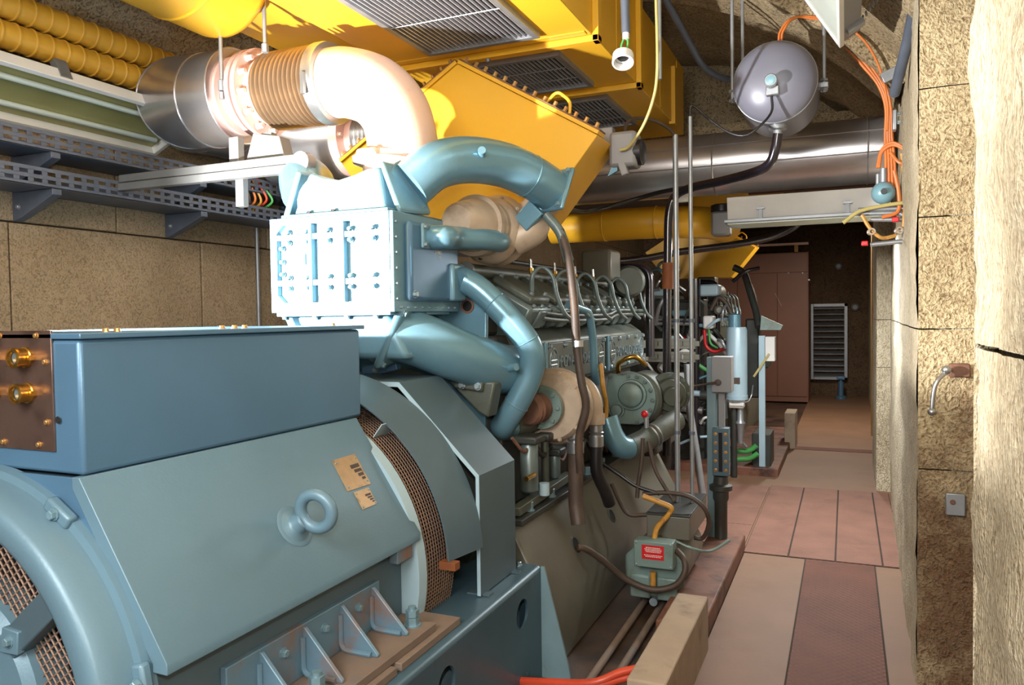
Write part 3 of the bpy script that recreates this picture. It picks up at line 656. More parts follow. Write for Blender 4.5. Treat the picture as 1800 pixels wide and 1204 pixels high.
# top manifold
mp_ = [(-2.30, 2.05), (-2.25, 2.16), (-2.20, 2.255), (-2.13, 2.225), (-2.05, 2.21), (-1.97, 2.225), (-1.90, 2.245), (-1.83, 2.25), (-1.80, 2.05)]
man = MB().prism([(x, 2.835, z) for x, z in mp_], (0, 0.34, 0)).build('top_manifold', M['cool_blue'], ca, 0.018)
MB().box((-2.33, 2.80, 2.045), (-1.77, 3.30, 2.066)).build('manifold_flange', M['cool_blue'], man, 0.003)
for x in (-2.19, -2.06): bolt(man, (x, 2.818, 2.066), (0, 0, 1), 0.010, M['black'])
SR = P(722, 325, y=2.98); E2 = P(972, 336, y=3.66)
path = spl([SR, P(765, 292, y=3.06), P(820, 281, y=3.2), P(885, 290, y=3.40), P(935, 312, y=3.54), E2], 7)
for s in (1, -1):
    fxv = lambda p: V((XA + s * (p.x - XA), p.y, p.z))
    pp = [fxv(p) for p in path]
    d0 = (pp[1] - pp[0]).normalized(); d1 = (pp[-1] - pp[-2]).normalized()
    pipe = MB().tube(pp, 0.106, 28).build('air_pipe', M['pipe_blue'], ca, ang=60)
    MB().torus(pp[len(pp) * 3 // 4], (pp[len(pp) * 3 // 4 + 1] - pp[len(pp) * 3 // 4]), 0.105, 0.004, 28, 6).build('weld_bead', M['pipe_blue'], pipe)
    # square flanges
    u = d1.cross(V((0, 0, 1))).normalized(); v = u.cross(d1)
    MB().obox(pp[-1], (0.115, 0.115, 0.012), (u, v, d1)).build('pipe_flange', M['pipe_blue'], pipe, 0.03)
    for (a, c) in ((-1, -1), (1, -1), (1, 1), (-1, 1)): bolt(pipe, pp[-1] + u * 0.092 * a + v * 0.092 * c - d1 * 0.012, -d1, 0.013, M['bolt_blue'])
    u0_ = d0.cross(V((0, 0, 1))).normalized(); v0_ = u0_.cross(d0)
    tilt = V((s * 0.93, -0.1, 0.37)).normalized(); ut = V((0, 1, 0)); vt = tilt.cross(ut).normalized(); ut = vt.cross(tilt)
    MB().obox(pp[0] - d0 * 0.03 , (0.118, 0.118, 0.014), (ut, vt, tilt)).build('manifold_joint', M['cool_blue'], pipe, 0.02)
    bb = pp[len(pp) // 2 - 2]
    MB().cyl(bb + V((s * 0.06, -0.075, 0.0)), bb + V((s * 0.085, -0.125, 0.015)), 0.018, 0.018, 14).build('pipe_boss', M['pipe_blue'], pipe)
    # throat joining manifold to flange
    q0 = V((XA + s * 0.2, 3.0, 2.16)); MB().tube([q0, pp[0]], [0.09, 0.115], 20).build('manifold_throat', M['cool_blue'], man)
# small side outlet and water pipe
sf = MB().box((CX1 + 0.055, 2.94, 1.90), (CX1 + 0.072, 3.09, 2.01)).build('outlet_flange', M['cool_blue'], ca, 0.012)
for z in (1.917, 1.995): bolt(sf, (CX1 + 0.072, 2.955, z), (1, 0, 0), 0.011, M['bolt'])
o0 = V((CX1 + 0.06, 3.02, 1.953))
MB().tube(spl([o0, o0 + V((0.07, 0.01, 0.0)), P(800, 418, y=3.17), P(850, 420, y=3.34), P(878, 424, y=3.48), P(872, 426, y=3.62), P(850, 424, y=3.72)], 6), 0.052, 22).build('water_pipe', M['pipe_blue'], ca, ang=60)
df = MB().box((CX1 + 0.04, 3.21, 1.675), (CX1 + 0.075, 3.34, 1.85)).build('drain_flange', M['cool_blue'], ca, 0.012)
dp = [V((CX1 + 0.07, 3.27, 1.765)), P(815, 492, y=3.30), P(850, 515, y=3.32), P(905, 572, y=3.36), P(932, 612, y=3.39), P(934, 650, y=3.41), P(916, 695, y=3.40), P(892, 735, y=3.40), P(884, 752, y=3.44), P(905, 748, y=3.56), P(940, 735, y=3.72)]
dpp = spl(dp, 6)
wp = MB().tube(dpp, 0.061, 24).build('down_pipe', M['pipe_blue'], ca, ang=60)
for i in (14, 22, 38): MB().torus(dpp[i], dpp[i + 1] - dpp[i], 0.061, 0.003, 24, 6).build('weld_bead', M['pipe_blue'], wp)
MB().tube(dpp[-9:], 0.066, 20).build('pipe_sleeve', M['engine'], wp)
# lower hopper and big outlet pipe to the engine
hop = MB(); lo = [(-2.30, 2.83), (-1.80, 2.83), (-1.80, 3.25), (-2.30, 3.25)]
hop.add([(x, y, 1.615) for x, y in lo] + [(-2.2, 2.86, 1.42), (-1.72, 2.86, 1.42), (-1.72, 3.18, 1.42), (-2.2, 3.18, 1.42)],
        [(3, 2, 1, 0), (4, 5, 6, 7), (0, 1, 5, 4), (1, 2, 6, 5), (2, 3, 7, 6), (3, 0, 4, 7)]); hop.build('lower_hopper', M['cool_blue'], ca, 0.03)
for s in (1, -1):
    fxv = lambda p: V((XA + s * (p.x - XA), p.y, p.z))
    lp = [fxv(p) for p in spl([P(690, 585, y=2.95), P(735, 597, y=3.02), P(800, 622, y=3.14), P(855, 642, y=3.30), P(890, 650, y=3.48), P(915, 648, y=3.72)], 6)]
    d0 = (lp[1] - lp[0]).normalized()
    bp_ = MB().tube(lp, 0.122, 28).build('outlet_pipe', M['pipe_blue'], ca, ang=60)
    fl = lp[2]; fd = V((s * 0.88, 0.15, -0.45)).normalized(); u = V((0, 1, 0)); v = fd.cross(u).normalized(); u = v.cross(fd)
    jf = MB().obox(fl, (0.14, 0.15, 0.018), (u, v, fd)).build('joint_flange', M['cool_blue'], bp_, 0.02)
    for (a, c) in ((-1, -1), (-1, 1), (1, 1)): bolt(bp_, fl + u * 0.115 * a + v * 0.125 * c + fd * 0.018, fd, 0.012, M['bolt_blue'])
    q = lp[20]; MB().cyl(q + V((s * 0.10, -0.06, 0)), q + V((s * 0.15, -0.08, 0.01)), 0.018).build('pipe_boss', M['pipe_blue'], bp_)

# ================================================================== TURBOCHARGER
tc = thing('turbocharger', 'beige cast turbocharger under the blue air pipe', 'turbocharger', (-1.69, 3.5, 1.88))
tcx, tcz = -1.665, 2.045
MB().lathe((tcx, 3.22, tcz), (0, 1, 0), [(0, 0.075), (0.02, 0.09), (0.16, 0.125), (0.19, 0.13)], 32).build('inlet_cone', M['beige'], tc, ang=50)
MB().lathe((tcx, 3.41, tcz), (0, 1, 0), [(0, 0.15), (0.03, 0.152), (0.035, 0.132), (0.09, 0.125), (0.10, 0.14), (0.125, 0.142)], 32).build('clamp_ring', M['beige'], tc, ang=40)
MB().torus((tcx, 3.60, tcz - 0.01), (0, 1, 0), 0.11, 0.062, 32, 14).build('volute', M['beige'], tc, ang=80)
MB().lathe((tcx, 3.63, tcz), (0, 1, 0), [(0, 0.16), (0.045, 0.185), (0.06, 0.185), (0.09, 0.15), (0.2, 0.12)], 32).build('turbine_housing', M['beige'], tc, ang=40)
for k in range(10):
    t = 2 * math.pi * k / 10; bolt(tc, (tcx + 0.165 * math.cos(t), 3.635, tcz + 0.165 * math.sin(t)), (0, -1, 0), 0.009, M['beige'])
MB().tube(spl([(tcx + 0.10, 3.64, tcz - 0.06), (tcx + 0.2, 3.68, tcz + 0.0), P(930, 385, y=3.74), P(962, 350, y=3.74)], 6), 0.085, 20).build('discharge_duct', M['beige'], tc, ang=60)
MB().bar(P(920, 368, y=3.60), P(942, 392, y=3.60), 0.05, 0.12, up=(0.5, 0, 0.86)).build('duct_clamp', M['pipe_blue'], tc, 0.006)
MB().tube(spl([P(960, 378, y=3.62), P(985, 410, y=3.62), P(1000, 460, y=3.62)], 6), 0.026, 12).build('oil_pipe', M['engine_lite'], tc)

# ================================================================== EXHAUST
ex = thing('exhaust_pipe', 'glaring pale pink exhaust elbow with bellows above the charge air cooler', 'exhaust', (-1.97, 3.25, 2.06))
eb0 = P(708, 282, y=3.22); eb1 = P(690, 215, y=3.22)
el = spl([eb0, P(706, 240, y=3.22), P(692, 195, y=3.22), P(658, 160, y=3.22), P(612, 146, y=3.22), P(585, 147, y=3.22)], 7)
elb = MB().tube(el, 0.168, 36).build('elbow', M['pink'], ex, ang=60)
ax = V((-1, 0, 0.0)); c0 = P(583, 147, y=3.22)
dl = (P(440, 162, y=3.22) - c0).normalized(); ax = V((-1, 0.02, 0.02)).normalized()
MB().lathe(c0, ax, [(-0.02, 0.17), (-0.02, 0.196), (0.0, 0.20), (0.035, 0.20), (0.04, 0.19)], 40).build('vee_clamp', M['steel'], ex, ang=40)
cl_ = c0 + V((0, 0, 0)) + ax * 0.015
MB().bar(cl_ + V((0, -0.205, 0.0)), cl_ + V((0, -0.205, -0.10)), 0.02, 0.02, up=(0, 1, 0)).build('clamp_bolt', M['steel'], ex)
prof = [(0.04, 0.178)]
for k in range(11):
    t = 0.05 + k * 0.0285
    prof += [(t, 0.150), (t + 0.0045, 0.150), (t + 0.008, 0.188), (t + 0.0135, 0.194), (t + 0.019, 0.188), (t + 0.0235, 0.150)]
prof += [(0.372, 0.178)]
MB().lathe(c0, ax, prof, 40).build('bellows', M['bellows'], ex, ang=80)
MB().lathe(c0, ax, [(0.365, 0.16), (0.375, 0.18), (0.40, 0.17), (0.42, 0.16), (0.43, 0.16)], 36).build('bellows_collar', M['pink'], ex, ang=50)
fl0 = c0 + ax * 0.425
for (t0, rr_) in ((0.0, 0.222), (0.04, 0.222)):
    MB().lathe(fl0 + ax * t0, ax, [(0, 0.14), (0, rr_), (0.026, rr_), (0.026, 0.14)], 48, caps=False).build('flange', M['pink_flange'], ex, ang=40)
for k in range(12):
    t = 2 * math.pi * k / 12 + 0.2; d = V((0, math.cos(t), math.sin(t)))
    bolt(ex, fl0 + d * 0.192, -ax, 0.015, M['bolt_pink'], h=0.035)
MB().lathe(fl0 + ax * 0.066, ax, [(0, 0.165), (0.08, 0.165), (0.085, 0.20), (0.11, 0.20)], 36).build('stub', M['pink_flange'], ex, ang=40)
MB().lathe(P(690, 283, y=3.2), (0.1, 0, 1), [(-0.09, 0.13), (-0.04, 0.14), (-0.03, 0.185), (0.0, 0.19), (0.005, 0.175), (0.03, 0.172)], 36).build('turbine_outlet', M['pink'], ex, ang=40)
for (px, py) in ((655, 270), (700, 300)):
    q = P(px, py, y=3.02); MB().ball(q, 0.03, 14).build('outlet_boss', M['pink'], ex)
MB().cyl(P(625, 275, y=3.05), P(645, 273, y=3.05), 0.012).build('sensor', M['steel'], ex)

ins = thing('insulated_exhaust', 'stainless clad mitred exhaust bend at upper left beside the bellows', 'exhaust', (-3.1, 3.4, 2.4))
s0 = fl0 + ax * 0.17
cpts = [s0, s0 + V((-0.18, 0.0, 0.0)), s0 + V((-0.42, 0.05, 0.03)), s0 + V((-0.58, 0.25, 0.06)), s0 + V((-0.60, 0.55, 0.08)), s0 + V((-0.60, 1.0, 0.08))]
for i in range(5):
    a, c = cpts[i], cpts[i + 1]; r = 0.245
    d = (c - a).normalized()
    da = d if i == 0 else ((a - cpts[i - 1]).normalized() + d).normalized(); dc = d if i == 4 else ((cpts[i + 2] - c).normalized() + d).normalized()
    u, v, _ = frame(d); mb = MB(); vs = []
    for (pt, nn) in ((a, da), (c, dc)):
        for k in range(40):
            t = 2 * math.pi * k / 40; off = (u * math.cos(t) + v * math.sin(t)) * r
            off = off - d * (off.dot(nn) / d.dot(nn)); vs.append(pt + off)
    mb.add(vs, [(k, (k + 1) % 40, 40 + (k + 1) % 40, 40 + k) for k in range(40)] + ([tuple(range(39, -1, -1))] if i == 0 else []))
    seg = mb.build('cladding_segment', M['stainless'], ins, ang=40)
    pr = MB().tube([vs[k] for k in range(40)], 0.005, 6, closed=True); pr.build('swaged_seam', M['stainless'], ins)
e2 = thing('rear_exhaust', 'second stainless clad exhaust with a pink flange behind the bellows', 'exhaust', (-2.95, 4.3, 2.2))
q = P(612, 250, y=4.2)
MB().lathe(q, (-1, 0, 0), [(0, 0.20), (0, 0.215), (0.6, 0.215), (0.6, 0.02)], 36, caps=False).build('cladding', M['stainless'], e2, ang=40)
MB().lathe(q, (1, 0, 0), [(0.0, 0.10), (0.0, 0.22), (0.03, 0.22), (0.03, 0.23), (0.07, 0.23), (0.07, 0.15), (0.12, 0.15)], 36).build('flange', M['pink_flange'], e2, ang=40)
for k in range(10):
    t = 2 * math.pi * k / 10; bolt(e2, q + V((0.07, 0.195 * math.cos(t), 0.195 * math.sin(t))), (1, 0, 0), 0.014, M['bolt_pink'])
prof = [(0.12, 0.16)]
for k in range(9): t = 0.125 + k * 0.03; prof += [(t, 0.15), (t + 0.012, 0.175), (t + 0.024, 0.15)]
MB().lathe(q, (1, 0, 0), prof, 32).build('bellows', M['steel'], e2, ang=80)
MB().tube(spl([q + V((0.38, 0, 0)), q + V((0.55, 0.0, 0)), q + V((0.68, 0.0, -0.12)), q + V((0.70, 0.0, -0.4))], 5), 0.15, 24).build('elbow', M['pink'], e2, ang=60)

# bracket under the exhaust
br = thing('strut_bracket', 'grey channel steel bracket reaching from the cable trays to the exhaust', 'bracket', (-3.0, 3.0, 2.35))
a = P(222, 312, y=3.0); c = P(528, 282, y=3.0); z_ = (a.z + c.z) / 2
for dz, dy in ((0.0, 0.0), (-0.045, -0.01)):
    MB().bar((-3.55, 3.0 + dy, z_ + dz), (c.x, 3.0 + dy, z_ + dz), 0.045, 0.04).build('channel', M['strut'], br, 0.004)
MB().lathe((c.x + 0.02, 3.0, z_ - 0.02), (0, 1, 0), [(-0.03, 0.05), (0.03, 0.05)], 14).build('channel_end', M['strut'], br)
for px in (412, 470):
    q = P(px, 285, y=3.05); MB().box((q.x - 0.03, 3.045, z_ + 0.0), (q.x + 0.03, 3.09, z_ + 0.16)).build('saddle_post', M['strut'], br, 0.003)
q = P(470, 270, y=3.05); MB().prism([(q.x - 0.12, 3.03, z_ + 0.02), (q.x + 0.12, 3.03, z_ + 0.02), (q.x + 0.09, 3.03, z_ + 0.13), (q.x - 0.07, 3.03, z_ + 0.16)], (0, 0.08, 0)).build('saddle', M['strut'], br, 0.004)
q = P(430, 330, y=3.1); MB().box((q.x - 0.025, 3.06, q.z - 0.10), (q.x + 0.025, 3.10, z_)).build('drop_post', M['strut'], br, 0.003)

# hanger rods
for (px, yy, zb, lb, tb_) in ((390, 3.02, 160, 'thin steel hanger rod with a turnbuckle in front of the stainless bend', True), (466, 3.1, 85, 'thin steel hanger rod above the bellows flange', False)):
    top = P(px, 0, y=yy); bot = P(px, zb, y=yy)
    r_ = thing('hanger_rod', lb, 'rod', (bot.x, yy, bot.z))
    MB().cyl((bot.x, yy, bot.z), (bot.x, yy, arc(bot.x) + 0.02), 0.010, n=10).build('rod', M['zinc'], r_)
    if tb_:
        MB().cyl((bot.x, yy, bot.z - 0.0), (bot.x, yy, bot.z + 0.05), 0.018, n=8).build('turnbuckle', M['zinc'], r_)
        MB().cyl((bot.x, yy, bot.z - 0.04), (bot.x, yy, bot.z - 0.005), 0.013, n=6).build('nut', M['zinc'], r_)
    else:
        MB().cyl((bot.x, yy, bot.z - 0.02), (bot.x, yy, bot.z + 0.02), 0.018, n=6).build('nut', M['zinc'], r_)

# ================================================================== YELLOW AIR DUCTS
def grille(parent, x0, x1, y0, y1, z, n, rim=0.03):
    g_ = MB()
    for (a0, a1, b0, b1) in ((x0 - rim, x1 + rim, y0 - rim, y0), (x0 - rim, x1 + rim, y1, y1 + rim), (x0 - rim, x0, y0, y1), (x1, x1 + rim, y0, y1)):
        g_.box((a0, b0, z - 0.03), (a1, b1, z))
    gr = g_.build('grille', M['zinc'], parent, smooth=False)
    MB().box((x0, y0, z - 0.0015), (x1, y1, z - 0.0005)).build('slat_shade', M['void'], gr)  # black sheet on the closed duct, standing in for shade behind the slats
    sl = MB().obox((x0, (y0 + y1) / 2, z - 0.015), (0.0016, (y1 - y0) / 2, 0.010), (V((0.94, 0, 0.35)), V((0, 1, 0)), V((-0.35, 0, 0.94)))).build('slat', M['slat'], gr)
    for k in range(n):
        o_ = sl
        if k: o_ = sl.copy(); COL.objects.link(o_)
        o_.location.x = (x1 - x0) * (k + 0.5) / n
    for yy in ((y0 * 2 + y1) / 3, (y0 + 2 * y1) / 3):
        MB().cyl((x0, yy, z - 0.028), (x1, yy, z - 0.028), 0.003, n=6).build('tie_rod', M['zinc'], gr)
DX0, DX1, DZ = -2.46, -1.23, 3.08
vd = thing('ventilation_duct', 'large yellow rectangular ventilation duct with louvred grilles under the vault', 'duct', (-1.25, 2.4, DZ))
yb = [0.1, 4.0, 4.93, 6.5]
for i in range(3):
    MB().box((DX0, yb[i] + 0.004, DZ), (DX1, yb[i + 1] - 0.004, 3.62)).build('duct_section', M['yellow'], vd, 0.004)
for y in (4.0, 4.93):
    f_ = MB()
    for (x0, x1, z0, z1) in ((DX0 - 0.035, DX1 + 0.035, DZ - 0.035, DZ), (DX1, DX1 + 0.035, DZ - 0.035, 3.62), (DX0 - 0.035, DX0, DZ - 0.035, 3.62)):
        f_.box((x0, y - 0.03, z0), (x1, y + 0.03, z1))
    f_.build('duct_flange', M['yellow'], vd, 0.004)
    for x in (-1.85,): bolt(vd, (x, y, DZ - 0.035), (0, 0, -1), 0.012, M['zinc'])
for (y0, y1, n_) in ((2.55, 3.80, 22), (4.15, 4.75, 22), (5.1, 5.85, 20)):
    grille(vd, -2.10, -1.50, y0, y1, DZ, n_)
for yy in (1.2, 2.2, 3.2, 4.45, 5.6, 6.2): MB().box((DX1, yy - 0.004, DZ + 0.01), (DX1 + 0.004, yy + 0.004, 3.6)).build('panel_crease', M['yellow'], vd)
MB().box((DX0 + 0.02, 3.90, DZ - 0.006), (DX1 - 0.02, 3.95, DZ)).build('stiffener', M['yellow'], vd, 0.002)
for yy in (6.0,): MB().box((DX1 - 0.02, yy, DZ - 0.02), (DX1 + 0.03, yy + 0.07, 3.5)).build('corner_post', M['yellow'], vd, 0.004)

rd = thing('round_duct', 'wide round yellow duct above the hanger rods at the top of the picture', 'duct', (-2.85, 2.0, 2.9))
MB().lathe((-2.86, 0.6, 3.31), (0, 1, 0), [(0, 0.02), (0, 0.30), (2.42, 0.30), (2.46, 0.29), (2.5, 0.24)], 48).build('duct_tube', M['yellow'], rd, ang=40)
for y in (1.6, 2.75): MB().torus((-2.86, y, 3.31), (0, 1, 0), 0.30, 0.008, 48, 8).build('duct_band', M['yellow'], rd)
MB().box((-3.1, 3.12, 3.2), (-2.48, 5.2, 3.42)).build('plenum', M['yellow'], rd, 0.006)

for (px0, py0, px1, py1, lb) in ((0, 22, 262, 86, 'upper yellow spiral duct along the left wall'), (0, 78, 232, 118, 'lower yellow spiral duct along the left wall')):
    zc = P(px0, py0, x=-3.55).z; zc2 = P(px1, py1, x=-3.55).z; zc = (zc + zc2) / 2
    rr_ = 0.062
    spd = thing('spiral_duct', lb, 'duct', (-3.55, 2.5, zc - rr_), 'yellow spiral ducts')
    prof = []
    for k in range(44):
        t = k * 0.082; prof += [(t, rr_ - 0.004), (t + 0.02, rr_), (t + 0.07, rr_), (t + 0.074, rr_ + 0.005), (t + 0.080, rr_ + 0.005)]
    MB().lathe((-3.55, 0.3, zc), (0, 1, 0.0), prof, 28).build('corrugated_tube', M['yellow_dull'], spd, ang=40)
    for yy in (1.5, 3.3): MB().box((-3.80, yy - 0.015, zc - rr_ - 0.012), (-3.50, yy + 0.015, zc - rr_ - 0.004)).build('support_arm', M['tray'], spd)

hd = thing('intake_hood', 'yellow diamond shaped intake hood with bolted flange behind the exhaust elbow', 'hood', (XA, 4.3, 1.95))
def hood(root, y0, y1, mt=None):
    f = [(-1.96, 2.99), (-1.165, 2.52), (-1.50, 2.11), (-2.44, 2.11), (-2.74, 2.52)]
    MB().prism([(x, y0, z) for x, z in f], (0, y1 - y0, 0)).build('hood_body', M['yellow'], root, 0.004)
    for (a, c) in ((0, 1), (0, 4)):
        A = V((f[a][0], y0, f[a][1])); C_ = V((f[c][0], y0, f[c][1])); d = (C_ - A).normalized(); nn = V((-d.z, 0, d.x)) if d.x > 0 else V((d.z, 0, -d.x))
        if nn.z < 0: nn = -nn
        MB().bar(A + nn * 0.012 + V((0, 0.045, 0)), C_ + nn * 0.012 + V((0, 0.045, 0)), 0.11, 0.02, up=nn).build('hood_flange', M['yellow'], root, 0.002)
        MB().bar(A + nn * 0.026 + V((0, 0.045, 0)), C_ + nn * 0.026 + V((0, 0.045, 0)), 0.10, 0.008, up=nn).build('gasket', M['rusty'], root)
        for k in range(14): bolt(root, A + (C_ - A) * ((k + 0.5) / 14) + nn * 0.03 + V((0, 0.015, 0)), nn, 0.011, M['bolt_brass'], h=0.025)
hood(hd, 3.84, 4.2)
MB().tube(fil([P(960, 180, y=3.88), P(980, 160, y=3.88), P(1003, 178, y=3.88), P(1001, 200, y=3.88)], 0.03), 0.009, 10).build('handle', M['yellow'], hd)
# actuator on the hood
act = thing('damper_actuator', 'dark grey damper actuator on the right corner of the yellow hood', 'actuator', (-1.12, 4.25, 2.30))
q = P(1095, 262, y=4.12)
MB().box((q.x - 0.07, 4.08, q.z - 0.10), (q.x + 0.08, 4.22, q.z + 0.09)).build('motor_case', M['box_grey'], act, 0.02)
MB().lathe((q.x + 0.05, 4.15, q.z - 0.02), (1, 0, 0), [(0, 0.07), (0.05, 0.07), (0.06, 0.05)], 20).build('end_cap', M['black'], act)
MB().prism([P(1085, 270, y=4.1), P(1085, 300, y=4.1), P(1068, 310, y=4.1)], (0, 0.02, 0)).build('mount_plate', M['pipe_blue'], act)
MB().bar(P(1092, 285, y=4.1), P(1100, 308, y=4.1), 0.04, 0.04).build('lever', M['box_grey'], act, 0.006)
MB().box((q.x - 0.13, 4.09, q.z + 0.02), (q.x - 0.05, 4.16, q.z + 0.12)).build('junction', M['box_grey'], act, 0.006)

# ================================================================== DIESEL ENGINE
en = thing('diesel_engine', 'grey-green V diesel engine with lettered side covers behind the alternator', 'engine', (XA, 4.6, -0.02))
# sump tank with sloping flanks
sm = [(-1.40, 0.64), (-1.21, 0.27), (-1.21, -0.02), (-2.89, -0.02), (-2.89, 0.27), (-2.70, 0.64)]
sump = MB().prism([(x, 3.21, z) for x, z in sm], (0, 2.75, 0)).build('sump', M['sump'], en, 0.012)
SN = V((0.37, 0, 0.19)).normalized()
for (px, py) in ((1012, 957), (1075, 906)):
    d_ = fwd + CR * ((px - 900) / F) - CU * ((py - 602) / F); t_ = (V((-1.40, 0, 0.64)) - CC).dot(SN) / d_.dot(SN); q = CC + d_ * t_
    MB().lathe(q, SN, [(0.002, 0.045), (0.004, 0.036), (-0.02, 0.034)], 20, caps=False).build('sump_port', M['engine_dark'], sump); MB().lathe(q, SN, [(0.0005, 0.036), (0.001, 0.02)], 20).build('port_opening', M['void'], sump)
MB().box((-1.46, 3.22, 0.64), (-1.35, 5.95, 0.67)).build('sump_rail', M['engine_dark'], sump, 0.004)
for k in range(9): bolt(sump, (-1.39, 3.4 + 0.3 * k, 0.67), (0, 0, 1), 0.02, M['bolt_blue'], h=0.04)
# crankcase
ck = [(-1.52, 0.66), (-1.55, 1.22), (-1.66, 1.50), (-2.44, 1.50), (-2.55, 1.22), (-2.58, 0.66)]
MB().prism([(x, 3.42, z) for x, z in ck], (0, 2.5, 0)).build('crankcase', M['engine_dark'], en, 0.01)
MB().lathe((XA, 3.10, 0.78), (0, 1, 0), [(0, 0.30), (0, 0.56), (0.14, 0.58), (0.24, 0.52), (0.33, 0.5)], 40).build('flywheel_housing', M['engine'], en, ang=30)
MB().prism([(x, 3.40, z) for x, z in ((-1.62, 0.9), (-1.60, 1.72), (-2.50, 1.72), (-2.48, 0.9))], (0, 0.03, 0)).build('front_plate', M['pipe_blue'], en, 0.004)
q = P(822, 538, y=3.40); MB().lathe((q.x, 3.40, q.z), (0, -1, 0), [(0, 0.036), (0.006, 0.036), (0.006, 0.026), (0.001, 0.026)], 20, caps=False).build('plate_hole_rim', M['rusty'], en); MB().lathe((q.x, 3.3995, q.z), (0, -1, 0), [(0, 0.027), (0.0005, 0.01)], 20).build('plate_hole', M['void'], en)
MB().prism([P(765, 545, y=3.38), P(772, 545, y=3.38), P(800, 592, y=3.38), P(790, 592, y=3.38)], (0, 0.02, 0)).build('plate_rib', M['cool_blue'], en)
